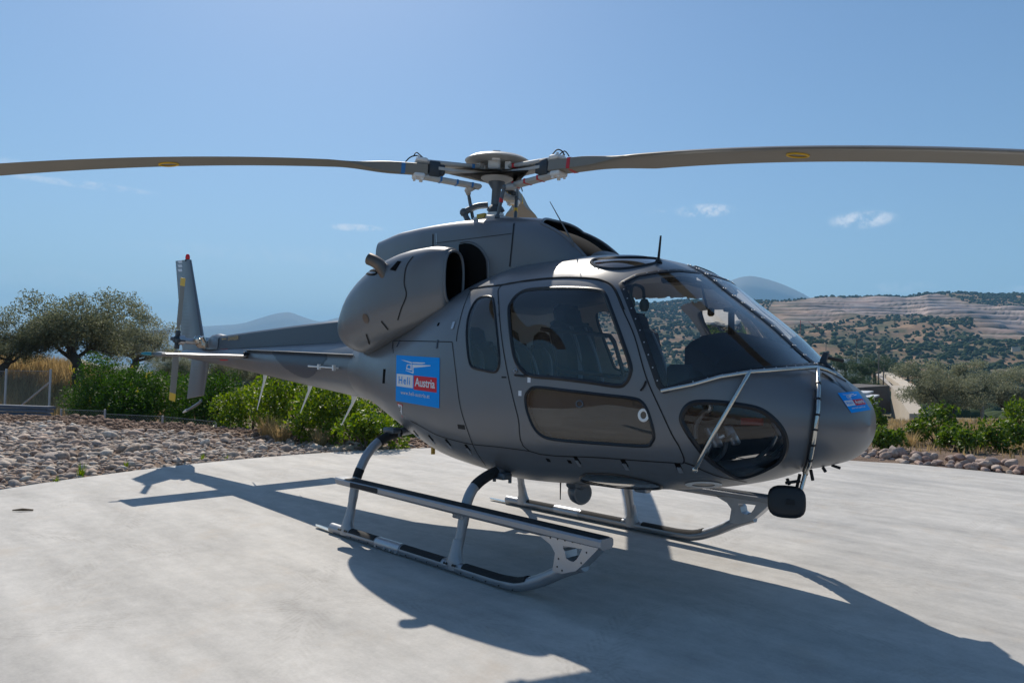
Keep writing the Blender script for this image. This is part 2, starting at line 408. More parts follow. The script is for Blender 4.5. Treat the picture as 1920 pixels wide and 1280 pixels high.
# the skin: one fine grid, cut into body, doors and panes along those outlines
def build_skin():
    arc = np.cumsum(np.r_[0, np.linalg.norm(np.diff(FQ[:, [0, 1, 3]], axis=0), axis=1)])
    NT, NA = 470, 340
    ii = np.interp(np.linspace(0, arc[-1], NT+1)[1:], arc, np.arange(len(FQ)))
    Q = np.stack([np.interp(ii, np.arange(len(FQ)), FQ[:, k]) for k in range(7)], -1)
    ph = (np.arange(NA)+.5)/NA*2*np.pi-np.pi/2          # starts at the keel
    c, s = np.cos(ph), np.sin(ph)
    x, zt, zb, w, zw, n1, n2 = [Q[:, k][:, None] for k in range(7)]
    n = np.where(s >= 0, n1, n2); h = np.where(s >= 0, zt-zw, zw-zb)
    # polar angle scaled so that the points spread evenly over the flanks
    r = (np.abs(c/np.maximum(w, 1e-4))**n+np.abs(s/np.maximum(h, 1e-4))**n)**(-1/n)
    V = np.stack([x+0*r, r*c, zw+r*s], -1)
    tip = np.array([[FQ[0, 0], 0, FQ[0, 1]]])
    idx = np.arange(NT*NA).reshape(NT, NA)
    F = np.stack([idx[:-1], idx[1:], np.roll(idx[1:], -1, 1), np.roll(idx[:-1], -1, 1)], -1).reshape(-1, 4)
    V = V.reshape(-1, 3)
    cap = np.stack([np.full(NA, NT*NA), idx[0], np.roll(idx[0], -1), np.roll(idx[0], -1)], -1)
    cen = V[F].mean(1); nor = fnormal(cen)
    side = np.where(cen[:, 1] < 0, 0, 1)
    m = cen.copy(); m[:, 1] = -np.abs(m[:, 1]); mn = nor.copy(); mn[:, 1] = -np.abs(mn[:, 1])
    facing = ((CAM-m)*mn).sum(1) > 0
    px = project(m)
    vm = V.copy(); sg = np.where(vm[:, 1] < 0, 1.0, -1.0); vm[:, 1] = -np.abs(vm[:, 1]); vpx = project(vm)
    lab = np.zeros(len(F), int); names = ['body', 'door', 'cargo', 'door_win', 'low_win', 'rear_win', 'windshield', 'chin_win', 'roof_win', 'belly_win']
    for li, nm in enumerate(names):
        if li == 0: continue
        poly = DP[nm]
        ins = inside(poly, px) & facing
        if nm == 'windshield': ins &= np.abs(cen[:, 1]) > .006
        # clean edge: vertices shared by inside and outside faces slide onto the outline
        vi = np.zeros(len(V), bool); vo = np.zeros(len(V), bool)
        vi[F[ins].ravel()] = True; vo[F[~ins].ravel()] = True
        b = np.where(vi & vo)[0]
        if len(b):
            seg0 = poly; seg1 = np.roll(poly, -1, 0); q = vpx[b]
            best = np.full(len(b), 1e9); near = q.copy()
            for a0, a1 in zip(seg0, seg1):
                d = a1-a0; t = np.clip(((q-a0)@d)/(d@d+1e-9), 0, 1); p = a0+t[:, None]*d
                e = np.linalg.norm(p-q, axis=1); k = e < best; best[k] = e[k]; near[k] = p[k]
            ok = best < (1.3 if nm in ('door', 'cargo') else 3.2)
            if nm == 'windshield': ok &= np.abs(V[b][:, 1]) > .05
            H = hit(near[ok]); good = np.linalg.norm(H-vm[b[ok]], axis=1) < .05
            bb = b[ok][good]; H = H[good]
            V[bb] = np.stack([H[:, 0], H[:, 1]*sg[bb], H[:, 2]], -1)
        lab[ins] = li
    V = np.vstack([V, tip])
    return V, F, cap, lab, side, names
SKV, SKF, SKCAP, SKLAB, SKSIDE, SKN = build_skin()
SK_NOR = fnormal(SKV)
def take(name, sel, mats, parent, extra=None, off=0.0, flip=False):
    F = SKF[sel]
    if extra is not None: F = np.vstack([F, extra])
    if off: V = SKV-SK_NOR*off
    else: V = SKV
    u, inv = np.unique(F, return_inverse=True); Fq = inv.reshape(F.shape)
    tri = Fq[:, 2] == Fq[:, 3]
    if tri.any():
        Fq = np.vstack([np.c_[Fq[~tri][:, [0, 1, 2]]], Fq[~tri][:, [0, 2, 3]], Fq[tri][:, :3]])
    if flip: Fq = Fq[:, ::-1]
    return np_mesh(name, V[u], Fq, mats, parent, smooth=True)
L_ = {n: i for i, n in enumerate(SKN)}
fuselage = take('fuselage', SKLAB == 0, M['paint'], heli, SKCAP)
DOOR, WIN = {}, {}
for sd in (0, 1):
    DOOR[sd] = take('cabin_door', (SKLAB == L_['door']) & (SKSIDE == sd), M['paint'], heli)
    take('baggage_door', (SKLAB == L_['cargo']) & (SKSIDE == sd), M['paint'], heli)
    for key, nm, mt, par in (('door_win', 'window_pane', 'glass', DOOR[sd]), ('low_win', 'lower_window_pane', 'glass_dark', DOOR[sd]), ('rear_win', 'rear_window', 'glass', heli),
                             ('windshield', 'windshield', 'glass', heli), ('chin_win', 'chin_window', 'glass', heli), ('roof_win', 'roof_window', 'glass_dark', heli), ('belly_win', 'belly_window', 'glass_dark', heli)):
        WIN[key, sd] = take(nm, (SKLAB == L_[key]) & (SKSIDE == sd), M[mt], par)
# cabin lining just inside the skin
xc = SKV[SKF].mean(1)[:, 0]; zc = SKV[SKF].mean(1)[:, 2]
solid = (SKLAB == 0) | (SKLAB == 2)
for sd in (0, 1): take('door_lining', (SKLAB == 1) & (SKSIDE == sd), M['greyliner'], DOOR[sd], off=.028, flip=True); take('door_pocket', (SKLAB == L_['low_win']) & (SKSIDE == sd), M['pocket'], DOOR[sd], off=.05)
take('cabin_lining', solid & (xc > .42) & (xc < 2.75) & (zc > 1.25), M['liner'], heli, off=.03, flip=True)
take('lower_lining', solid & (xc > .42) & (xc < 3.1) & (zc <= 1.25) & (zc > .70), M['greyliner'], heli, off=.03, flip=True)

def ribbon(P, width, off, name=None, closed=False, fun=None, mb=None, thick=0.0):
    """a narrow strip following the skin through points P"""
    P = np.asarray(P, float); n = fnormal(P, fun)
    if closed: t = unit(np.roll(P, -1, 0)-np.roll(P, 1, 0))
    else: t = unit(np.gradient(P, axis=0))
    w = unit(np.cross(n, t)); mb = mb or MB()
    A = P+w*width/2+n*off; B = P-w*width/2+n*off; m = len(P)
    C_ = P+n*(off+thick)
    if thick:
        V = np.concatenate([A, C_, B]); F = []
        for i in range(m if closed else m-1):
            j = (i+1) % m; F += [(i, j, m+j, m+i), (m+i, m+j, 2*m+j, 2*m+i)]
    else:
        V = np.concatenate([A, B]); F = [(i, (i+1) % m, m+(i+1) % m, m+i) for i in range(m if closed else m-1)]
    mb.add(V, F); return mb
def both(mb, name, mt, parents, **k):
    mb.build(name, mt, parents[0], **k); mb.mirror().build(name, mt, parents[1], **k)
HH = (heli, heli)
DD = (DOOR[0], DOOR[1])
# rubber seals round the panes
for key, wd, par, nm in (('door_win', .030, DD, 'window_seal'), ('low_win', .022, DD, 'window_seal'), ('rear_win', .022, HH, 'rear_window_seal'), ('chin_win', .032, HH, 'chin_window_seal'), ('roof_win', .03, HH, 'roof_window_seal'), ('belly_win', .018, HH, 'belly_window_seal')):
    both(ribbon(hit(DP[key]), wd, .002, closed=True, thick=.009), nm, M['rubber'], par)
# windshield frame, screws and centre post
ws = hit(DP['windshield'])
fr = hit(polyline([(1311,511),(1271,507),(1232,510),(1195,516),(1165,532),(1172,548),(1200,618),(1236,722),(1245,732),(1293,717),(1359,702),(1410,694),(1468,689),(1527,683)], 4))
both(ribbon(fr, .038, .003, thick=.004), 'windshield_frame', M['rubber'], HH)
xs_ = np.linspace(2.06, 2.97, 40); zt_ = fsec(xs_)[0]
post = np.stack([xs_, 0*xs_, zt_], -1)
ribbon(post, .052, .004, thick=.008).build('windshield_post', M['rubber'], heli)
def screws(P, step, r, off, name, mt, par):
    mb = MB(); d = np.cumsum(np.r_[0, np.linalg.norm(np.diff(P, axis=0), axis=1)])
    k = np.arange(step/2, d[-1], step); Q = np.stack([np.interp(k, d, P[:, j]) for j in range(3)], -1); n = fnormal(Q)
    for q, nn in zip(Q, n): mb.lathe([(r, 0), (r*.8, r*.5), (r*.25, r*.6)], q+nn*off, nn, n=6)
    return mb
both(screws(fr, .085, .0055, .005, 'screws', M['alu'], heli), 'frame_screws', M['alu'], HH, kind='stuff')
off_ = np.array([0, .017, 0])
pm = MB()
for sgn in (-1, 1):
    for q in post[::3]:
        pm.lathe([(.007, 0), (.005, .004)], q+off_*sgn+np.array((.004, 0, .010)), (.65, 0, .76), n=6)
pm.build('post_screws', M['alu'], heli, kind='stuff')
# panel gaps
SE = M['seam']
def seam(pts, name='panel_gap', wd=.0075, par=HH, sp=True):
    P = spline(pts, 10) if sp else polyline(pts, 3)
    both(ribbon(hit(P), wd, .0022), name, SE, par)
both(ribbon(hit(np.vstack([DP['door'], DP['door'][:1]])), .009, .0022), 'door_gap', SE, HH)
seam([(737,639),(790,639.5),(848,641)], sp=False); seam([(848,641),(855,700),(863,761),(876,804),(890,840),(911,873)])
seam([(882.6,542.6),(910,538),(939.5,535)], wd=.012); seam([(882.6,542.6),(868,580),(858,622),(856,640)])
seam([(737,639),(735.5,655)], sp=False)
seam([(993,845),(940,838),(889,833)]); seam([(1282,866),(1300,872),(1320,882),(1350,893),(1400,903)], wd=.010)
seam([(888,833),(860,827),(820,815),(790,799),(770,788)])
seam([(1500,690),(1556,712),(1592,738)], wd=.006)
seam([(1300,872),(1282,866)], wd=.010)
both(ribbon(hit(spline([(880,543),(910,537.5),(939.5,534.5),(993,525.5),(1050,520.5),(1102,521.5),(1131,526.5),(1152,540.5),(1170,581)], 8)), .014, .003, thick=.006), 'rain_gutter', M['seam'], HH)
# hook hinges and catches on the flank
def plate(px, py, w, h, mt, name, par=heli, tilt=0.0, th=.006, mir=True):
    P = hit([(px, py)])[0]; n = fnormal(P); a = unit(np.cross((0, 0, 1), n)); b = np.cross(n, a)
    a2 = a*math.cos(tilt)+b*math.sin(tilt); b2 = np.cross(n, a2)
    mb = MB().box(P+n*th/2, (w, h, th), (a2, b2, n)); mb.build(name, M[mt], par)
    if mir: mb.mirror().build(name, M[mt], par)
for px, py, t_ in ((780,818,.25), (808,827,.25), (840,835,.2), (877,845,.2), (1082,868,.1), (1171,874,.1), (1272,880,.1)):
    plate(px, py-6, .034, .065, 'black', 'catch_recess', tilt=t_, th=.002); plate(px+3, py, .026, .058, 'alu', 'catch', tilt=t_)
for px, py in ((747,644), (820,645)): plate(px, py, .016, .07, 'paint_dark', 'hinge', tilt=.15)
plate(865, 800, .085, .035, 'seam', 'vent_slot', th=.002); plate(720, 705, .05, .13, 'black', 'air_slot', th=.002)
plate(850, 600+10, .03, .06, 'alu', 'hook'); plate(775, 612, .13, .09, 'black', 'air_slot', th=.002, tilt=.25)
for px, py in ((1028, 862), (1068, 865), (822, 608)): plate(px, py, .03, .03, 'black', 'drain_hole', th=.002)
for px, py in ((992, 712), (975, 737)): plate(px, py, .03, .036, 'decal_white', 'placard', th=.0015)
plate(945, 707, .05, .012, 'seam', 'placard', th=.0015)
both(ribbon(hit(spline([(968,703),(976,704),(988,705)], 6)), .016, .012, thick=.014), 'door_handle', M['rubber'], DD)
both(ribbon(hit(spline([(1202,732),(1208,724),(1212,714)], 6)), .012, .008, thick=.01), 'door_strut', M['seam'], DD)
both(ribbon(hit([(967+3*math.cos(a), 695+3*math.sin(a)) for a in np.linspace(0, 6.28, 9)]), .012, .004, thick=.008), 'door_lock', M['alu'], DD)
# wooden-grain ripple does not exist on the pane: ventilation disc and push window on the lower door pane
def ring_on(px, py, r, wd, mt, name, par, sx=1.0, sy=1.0, off=.004, n=24):
    q = [(px+r*sx*math.cos(a), py+r*sy*math.sin(a)) for a in np.linspace(0, 2*math.pi, n, endpoint=False)]
    both(ribbon(hit(q), wd, off, closed=True, thick=.004), name, M[mt], par)
ring_on(1207, 778, 9, .018, 'white', 'vent_ring', DD, .9, 1.1); ring_on(1087, 757, 6, .010, 'mast', 'window_catch', DD)
ring_on(1319, 907.5, 27, .045, 'white', 'floodlight_ring', HH, 1.05, .17)
# sliding pane frame inside the door window
sf = hit(polyline([(1012,616),(1048,620),(1100,624),(1142,629),(1150,640),(1162,680),(1168,703),(1160,707),(1100,700),(1040,693)], 4)); sf = sf-fnormal(sf)*.01
both(ribbon(sf, .03, 0, thick=.006), 'sliding_pane_frame', M['rubber'], DD)
sf = hit(polyline([(1069,622),(1075,640),(1084,670),(1095,699)], 4)); sf = sf-fnormal(sf)*.01
both(ribbon(sf, .012, 0, thick=.004), 'sliding_pane_rail', M['rubber'], DD)

# the left cabin door stands open
_h = np.array((2.30, .86)); _a = -math.radians(36); DOOR[1].rotation_euler = (0, 0, _a)
DOOR[1].location = (_h[0]-(_h[0]*math.cos(_a)-_h[1]*math.sin(_a)), _h[1]-(_h[0]*math.sin(_a)+_h[1]*math.cos(_a)), 0)
DOOR[1]['label'] = 'left cabin door standing open'
# decals: artwork laid on the skin from its corner positions
def homography(src, dst):
    A = []
    for (x, y), (u, v) in zip(src, dst):
        A.append([x, y, 1, 0, 0, 0, -u*x, -u*y, -u]); A.append([0, 0, 0, x, y, 1, -v*x, -v*y, -v])
    h = np.linalg.svd(np.array(A, float))[2][-1].reshape(3, 3); return h
def hmap(h, q):
    q = np.c_[np.asarray(q, float), np.ones(len(q))]@h.T; return q[:, :2]/q[:, 2:]
def text_mesh(body, bold=0.0, spacing=1.0):
    cu = bpy.data.curves.new('t', 'FONT'); cu.body = body; cu.offset = bold; cu.resolution_u = 3; cu.space_character = spacing
    o = bpy.data.objects.new('t', cu); COL.objects.link(o); bpy.context.view_layer.update()
    me = bpy.data.meshes.new_from_object(o.evaluated_get(bpy.context.evaluated_depsgraph_get()))
    V = np.array([v.co[:2] for v in me.vertices]); F = [tuple(p.vertices) for p in me.polygons]
    bpy.data.objects.remove(o); bpy.data.curves.remove(cu); bpy.data.meshes.remove(me)
    lo, hi = V.min(0), V.max(0); return (V-lo)/(hi-lo), F
def art(quad, uv, faces, off, surf=None):
    """flat artwork (u right, v down, 0..1 inside the quad) laid onto the skin"""
    h = homography([(0, 0), (1, 0), (1, 1), (0, 1)], quad); q = hmap(h, uv)
    P = surf(q) if surf else hit(q)
    n = fnormal(P) if surf is None else np.tile(unit(CAM-P.mean(0)), (len(P), 1))
    return MB().add(P+n*off, faces)
def sheet(u0, v0, u1, v1, k=8):
    U, Vv = np.meshgrid(np.linspace(u0, u1, k+1), np.linspace(v0, v1, k+1)); uv = np.stack([U.ravel(), Vv.ravel()], -1)
    F = [(j*(k+1)+i, j*(k+1)+i+1, (j+1)*(k+1)+i+1, (j+1)*(k+1)+i) for j in range(k) for i in range(k)]
    return uv, F
def poly_art(pts): return np.array(pts, float), [tuple(range(len(pts)))]
def logo(quad, name):
    d = art(quad, *sheet(0, 0, 1, 1, 16), .0030).build(name, M['decal_blue'], heli)
    # stylised helicopter drawn from white strokes
    for pts in ([(.115,.10),(.36,.155),(.385,.175),(.385,.155),(.36,.145)], [(.12,.09),(.385,.130),(.385,.160),(.36,.158)], [(.40,.128),(.69,.118),(.69,.132),(.62,.150),(.40,.158)],
                [(.27,.185),(.385,.178),(.385,.195),(.285,.203)], [(.27,.185),(.29,.19),(.275,.275),(.255,.275)], [(.355,.195),(.385,.185),(.385,.305),(.36,.30)], [(.255,.265),(.385,.275),(.385,.305),(.25,.285)],
                [(.40,.180),(.81,.165),(.81,.180),(.62,.215),(.43,.245),(.40,.245)], [(.40,.24),(.425,.24),(.43,.36),(.405,.35)], [(.23,.315),(.25,.312),(.42,.345),(.425,.365),(.405,.365)]):
        art(quad, *poly_art(pts), .0046).build('emblem_stroke', M['decal_white'], d, smooth=False)
    art(quad, *sheet(.02, .405, .415, .675), .0042).build('white_field', M['decal_white'], d)
    art(quad, *sheet(.435, .405, .945, .70), .0042).build('red_field', M['decal_red'], d)
    for txt, (u0, v0, u1, v1), mt, bold, sp in (('Heli', (.075, .455, .35, .615), 'decal_blue', .012, 1.25), ('Austria', (.465, .445, .91, .625), 'decal_white', .016, .95), ('www.heli-austria.at', (.13, .755, .80, .835), 'decal_white', .006, 1.1)):
        V, F = text_mesh(txt, bold, sp)
        uv = np.stack([u0+V[:, 0]*(u1-u0), v1-V[:, 1]*(v1-v0)], -1)
        art(quad, uv, F, .0058).build('lettering', M[mt], d, smooth=False)
    return d
dq = [(743.75,665.6),(825,670.6),(824,765),(742.5,751)]
logo(dq, 'side_decal')
logo([(1570,737),(1608,733.7),(1632,768),(1595.6,774)], 'nose_decal')
art([(745,754.5),(755.5,756.5),(755.5,783),(745,783)], np.array([(0, 0), (1, .06), (.95, 1.0)]), [(0, 1, 2)], .003).build('warning_triangle', M['decal_red'], heli, smooth=False)
wt_ = art([(745,754.5),(755.5,756.5),(755.5,783),(745,783)], np.array([(.14, .06), (.90, .11), (.86, .78)]), [(0, 1, 2)], .0045).build('warning_field', M['decal_white'], heli, smooth=False)
for v0 in (.2, .3, .4): art([(745,754.5),(755.5,756.5),(755.5,783),(745,783)], *sheet(.42, v0, .72, v0+.05, 2), .006).build('print_mark', M['seam'], wt_, smooth=False)

# ---------------------------------------------------------------- engine nacelles and gearbox cowling
def lofted(secs, n=40, m=60):
    """secs: x, z top, z bottom, y centre, half width, exponent -> rings from front to back"""
    S = np.array(secs, float); t = np.linspace(0, len(S)-1, m); q = np.stack([pchip(t, S[:, k]) for k in range(6)], -1); R = []
    for x, zt, zb, yc, w, e in q:
        ph = np.linspace(0, 2*math.pi, n, endpoint=False); c, s = np.cos(ph), np.sin(ph); h = (zt-zb)/2
        r = (np.abs(c/max(w, 1e-4))**e+np.abs(s/max(h, 1e-4))**e)**(-1/e)
        R.append(np.stack([0*r+x, yc+r*c, (zt+zb)/2+r*s], -1))
    return R
NAC = [( .13,2.475,2.02,-.575,.105,2.8),( .11,2.50,1.97,-.575,.130,2.8),(-.10,2.535,1.88,-.575,.185,2.8),(-.35,2.53,1.80,-.565,.25,2.8),(-.65,2.49,1.72,-.545,.31,2.7),(-.95,2.42,1.64,-.50,.35,2.6),
       (-1.2,2.32,1.60,-.46,.36,2.4),(-1.42,2.17,1.62,-.42,.325,2.2),(-1.56,2.02,1.66,-.40,.26,2.0),(-1.64,1.90,1.72,-.39,.15,2.0),(-1.66,1.82,1.80,-.39,.02,2.0)]
rn = lofted(NAC, 48, 70)
nm_ = MB().loft(rn, cap=False)
lip = MB().tube(np.vstack([rn[0], rn[0][:1]]), .012, 8)
inner = MB().loft([rn[0]*1.0, [p*np.array((1, 1, 1))+np.array((-.25, 0, 0)) for p in (rn[0]-rn[0].mean(0))*.8+rn[0].mean(0)]], cap=False)
back = MB().add([p+np.array((-.25, 0, 0)) for p in (rn[0]-rn[0].mean(0))*.8+rn[0].mean(0)], [tuple(range(48))])
both(nm_, 'engine_nacelle', M['paint'], HH); both(lip, 'intake_lip', M['paint'], HH); both(inner, 'intake_duct', M['black'], HH); both(back, 'intake_screen', M['black'], HH)
def nac_fun(P):
    S = np.array(NAC, float); t = np.linspace(0, len(S)-1, 400); q = np.stack([pchip(t, S[:, k]) for k in range(6)], -1)
    x = P[..., 0]; g = [np.interp(-x, -q[:, 0], q[:, k]) for k in range(1, 6)]
    h = np.maximum((g[0]-g[1])/2, 1e-3); v = (np.abs(P[..., 1]-g[2])/np.maximum(g[3], 1e-3))**g[4]+(np.abs(P[..., 2]-(g[0]+g[1])/2)/h)**g[4]-1
    return np.where((x > q[0, 0]) | (x < q[-1, 0]), 1.0, v)
def nseam(pts, wd, name='cowl_gap', mt=SE, off=.003, sp=True, thick=0.0):
    P = hit(spline(pts, 8) if sp else polyline(pts, 3), nac_fun); both(ribbon(P, wd, off, fun=nac_fun, thick=thick), name, mt, HH)
nseam([(775,480.6),(762,500),(758,530),(762,553),(752,580),(746,600)], .012)
nseam([(715,602),(728,618)], .016, 'cowl_latch', M['seam'], .004, False); nseam([(687,626),(693,645)], .016, 'cowl_latch', M['seam'], .004, False)
for q4 in ([(731,506),(746,489.5),(753,490),(742,508)],):
    P = hit(q4, nac_fun); n = fnormal(P, nac_fun); both(MB().add(P+n*.004, [(0, 1, 2, 3)]), 'cowl_vent', M['black'], HH)
P = hit([(686+5.5*math.cos(a)+2*math.sin(a), 597+9*math.sin(a)) for a in np.linspace(0, 6.28, 16)[:-1]], nac_fun); n = fnormal(P, nac_fun)
both(MB().add(P+n*.004, [tuple(range(15))]), 'drain_stain', M['exhaust'], HH)
# exhaust stub
e0 = hit([(716, 505)], nac_fun)[0]
ex = spline([e0+np.array((.06, .05, -.12)), e0+np.array((-.01, .0, .02)), e0+np.array((-.06, -.03, .07)), e0+np.array((-.12, -.06, .10))], 6)
both(MB().tube(ex, .056, 16, cap=False).tube(ex, .050, 16, cap=True), 'exhaust_pipe', M['exhaust'], HH)
nseam([(697+10*math.cos(a)*1.0, 511-4*math.sin(a)) for a in np.linspace(0, 6.28, 12)], .02, 'exhaust_cutout', M['black'])

COW = [(1.42,2.33,2.10,0,.24,2.2),(1.33,2.43,2.06,0,.29,2.3),(1.18,2.55,2.02,0,.325,2.6),(1.0,2.655,2.0,0,.35,2.9),(.75,2.745,1.98,0,.37,3.3),(.45,2.79,1.96,0,.385,3.8),(.20,2.81,1.95,0,.39,4.5),(-.20,2.825,1.95,0,.39,6),(-.60,2.83,1.95,0,.385,7),(-.98,2.83,1.94,0,.36,7.5),(-1.45,2.79,1.95,0,.31,8)]
def cow_fun(P):
    S = np.array(COW, float); t = np.linspace(0, len(S)-1, 400); q = np.stack([pchip(t, S[:, k]) for k in range(6)], -1)
    x = P[..., 0]; g = [np.interp(-x, -q[:, 0], q[:, k]) for k in range(1, 6)]
    h = np.maximum((g[0]-g[1])/2, 1e-3); v = (np.abs(P[..., 1])/np.maximum(g[3], 1e-3))**g[4]+(np.abs(P[..., 2]-(g[0]+g[1])/2)/h)**g[4]-1
    return np.where((x > q[0, 0]) | (x < q[-1, 0]), 1.0, v)
def cowling():
    n, m = 260, 420
    S = np.array(COW, float); t = np.linspace(0, len(S)-1, m); q = np.stack([pchip(t, S[:, k]) for k in range(6)], -1)
    ph = np.linspace(0, 2*math.pi, n, endpoint=False); c, s = np.cos(ph), np.sin(ph)
    h = (q[:, 1]-q[:, 2])[:, None]/2; e = q[:, 5][:, None]; r = (np.abs(c/q[:, 4][:, None])**e+np.abs(s/h)**e)**(-1/e)
    V = np.stack([q[:, 0][:, None]+0*r, r*c, ((q[:, 1]+q[:, 2])/2)[:, None]+r*s], -1).reshape(-1, 3)
    idx = np.arange(m*n).reshape(m, n); F = np.stack([idx[:-1], idx[1:], np.roll(idx[1:], -1, 1), np.roll(idx[:-1], -1, 1)], -1).reshape(-1, 4)
    cen = V[F].mean(1)
    # scoop mouth: the front slope between the two side rims
    mouth = (cen[:, 0] > .74+.9*np.abs(cen[:, 1])**1.6) & (np.abs(cen[:, 1]) < .265) & (cen[:, 2] > 2.34) & (cen[:, 0] < 1.34)
    u, inv = np.unique(F[~mouth], return_inverse=True)
    o = np_mesh('gearbox_cowling', V[u], inv.reshape(-1, 4), M['paint'], heli, smooth=True, auto=50)
    u, inv = np.unique(F[mouth], return_inverse=True); nn = fnormal(V[u], cow_fun)
    np_mesh('intake_scoop', V[u]-nn*.07, inv.reshape(-1, 4), M['black'], heli, smooth=True)
    return o
cowling()
MB().add(lofted(COW, 40, 30)[-1], [tuple(range(40))]).build('cowling_end', M['paint'], heli)
def cseam(pts, wd, name='cowl_gap', mt=SE, off=.003, thick=0.0, sp=True, s=2.0):
    P = hit(spline(pts, 8) if sp else polyline(pts, 3), cow_fun, s0=s); both(ribbon(P, wd, off, fun=cow_fun, thick=thick), name, mt, HH)
cseam([(964,419),(960,460),(956,500)], .014); cseam([(812,439),(812,462)], .014, sp=False); cseam([(817,456),(880,448),(960,438)], .005)
cseam([(818,438),(819,458)], .01, 'cowl_hinge', M['alu'], sp=False)
# dark intake grille on the cowling flank with a raised rim
gq = [(861,459),(872,456),(885,458),(898,466),(907,478),(912,492),(913,520),(912,545),(862,545)]
gp = spline(gq[1:7], 6); gp = np.vstack([gq[0], gp, gq[7], gq[8]])
P = hit(gp, cow_fun); both(MB().add(P+fnormal(P, cow_fun)*.006, [tuple(range(len(P)))]), 'intake_grille', M['black'], HH, smooth=False)
cseam([(863,456),(874,453),(887,455),(901,464),(911,478),(917,495),(917,540)], .012, 'grille_rim', M['paint'], .004, .006)
# rear stub pipe behind the cowling
sp_ = at_depth(744, 474, 7.7); MB().tube([sp_+np.array((.25, 0, -.03)), sp_, sp_+np.array((-.05, 0, .02))], [.06, .06, .045], 12).build('oil_cooler_pipe', M['alu'], heli)
# rolled rim round the scoop mouth
yy = np.linspace(-.265, .265, 41); xx = .74+.9*np.abs(yy)**1.6
q = [(.265, x) for x in np.linspace(1.32, xx[-1], 20)]; yy = np.r_[[-a for a, _ in q], yy, [a for a, _ in q][::-1]]; xx = np.r_[[x for _, x in q], xx, [x for _, x in q][::-1]]
S_ = np.array(COW, float); tq = np.linspace(0, len(S_)-1, 400); Q_ = np.stack([pchip(tq, S_[:, k]) for k in range(6)], -1); g_ = [np.interp(-xx, -Q_[:, 0], Q_[:, k]) for k in range(6)]
zz = (g_[1]+g_[2])/2+(g_[1]-g_[2])/2*np.clip(1-(np.abs(yy)/g_[4])**g_[5], 0, 1)**(1/g_[5])
MB().tube(np.stack([xx, yy, zz], -1), .013, 8).build('scoop_rim', M['paint'], heli)

# ---------------------------------------------------------------- tail boom, fins, stabiliser, tail rotor
BOOM = [(-1.72,1.80,1.10,0,.375,2.05),(-2.6,1.775,1.175,0,.315,2.0),(-3.6,1.755,1.262,0,.255,2.0),(-4.6,1.738,1.35,0,.20,2.0),(-5.6,1.72,1.435,0,.15,2.0),(-6.5,1.705,1.505,0,.11,2.0),(-7.1,1.70,1.55,0,.08,2.0),(-7.32,1.685,1.575,0,.055,2.0),(-7.37,1.65,1.61,0,.015,2.0)]
rb = lofted(BOOM, 40, 70); boom = MB().loft(rb).build('tail_boom', M['paint'], heli)
def boom_fun(P):
    S = np.array(BOOM, float); t = np.linspace(0, len(S)-1, 400); q = np.stack([pchip(t, S[:, k]) for k in range(6)], -1)
    x = P[..., 0]; g = [np.interp(-x, -q[:, 0], q[:, k]) for k in range(1, 6)]
    h = np.maximum((g[0]-g[1])/2, 1e-3); v = (np.abs(P[..., 1])/np.maximum(g[3], 1e-3))**2+(np.abs(P[..., 2]-(g[0]+g[1])/2)/h)**2-1
    return np.where((x > q[0, 0]) | (x < q[-1, 0]), 1.0, v)
def bhit(q): return hit(q, boom_fun, 4.0, 14.0, .03)
# darker repainted panel on the boom side
bp_ = spline([(508,660),(514,668),(522,678),(532,688),(548,699),(560,705),(574,708.5),(584,706),(592,699),(601,688),(613,672)], 4)
top_ = np.array([(613,663),(580,662.5),(545,661.5)]); pp = np.vstack([bp_, top_])
def patch(poly, hitf, fun, off, name, mt, par, k=3.0):
    """the part of the skin inside an outline, as a thin overlay"""
    lo, hi = poly.min(0), poly.max(0); gx = np.arange(lo[0], hi[0]+k, k); gy = np.arange(lo[1], hi[1]+k, k)
    X, Y = np.meshgrid(gx, gy); q = np.stack([X.ravel(), Y.ravel()], -1); ins = inside(poly, q)
    # pull outside grid points next to the patch onto the outline
    W = len(gx); cells = [(j*W+i, j*W+i+1, (j+1)*W+i+1, (j+1)*W+i) for j in range(len(gy)-1) for i in range(W-1)]
    cells = [c for c in cells if sum(ins[list(c)]) >= 2]; used = sorted({v for c in cells for v in c}); mp = {v: n for n, v in enumerate(used)}
    qq = q[used].copy()
    dn = polyline(np.vstack([poly, poly[:1]]), .7)
    for a in range(len(qq)):
        if not ins[used[a]]: qq[a] = dn[np.argmin(((dn-qq[a])**2).sum(1))]
    P = hitf(qq); n = fnormal(P, fun)
    return MB().add(P+n*off, [tuple(mp[v] for v in c) for c in cells]).build(name, M[mt], par)
patch(pp, bhit, boom_fun, .003, 'repaint_patch', 'paint_dark', heli)
for q4, mt in (([(414,652),(428,651.5),(427,656.5),(412,657)], 'decal_white'), ([(413,653.8),(427.5,653.3),(427,655.2),(412.5,655.7)], 'decal_red'), ([(413,673.5),(428,673.5),(428,675.5),(413,675.5)], 'decal_red')):
    P = bhit(q4); MB().add(P+fnormal(P, boom_fun)*(.003 if mt == 'decal_white' else .006), [(0, 1, 2, 3)]).build('boom_stripe', M[mt], heli, smooth=False)
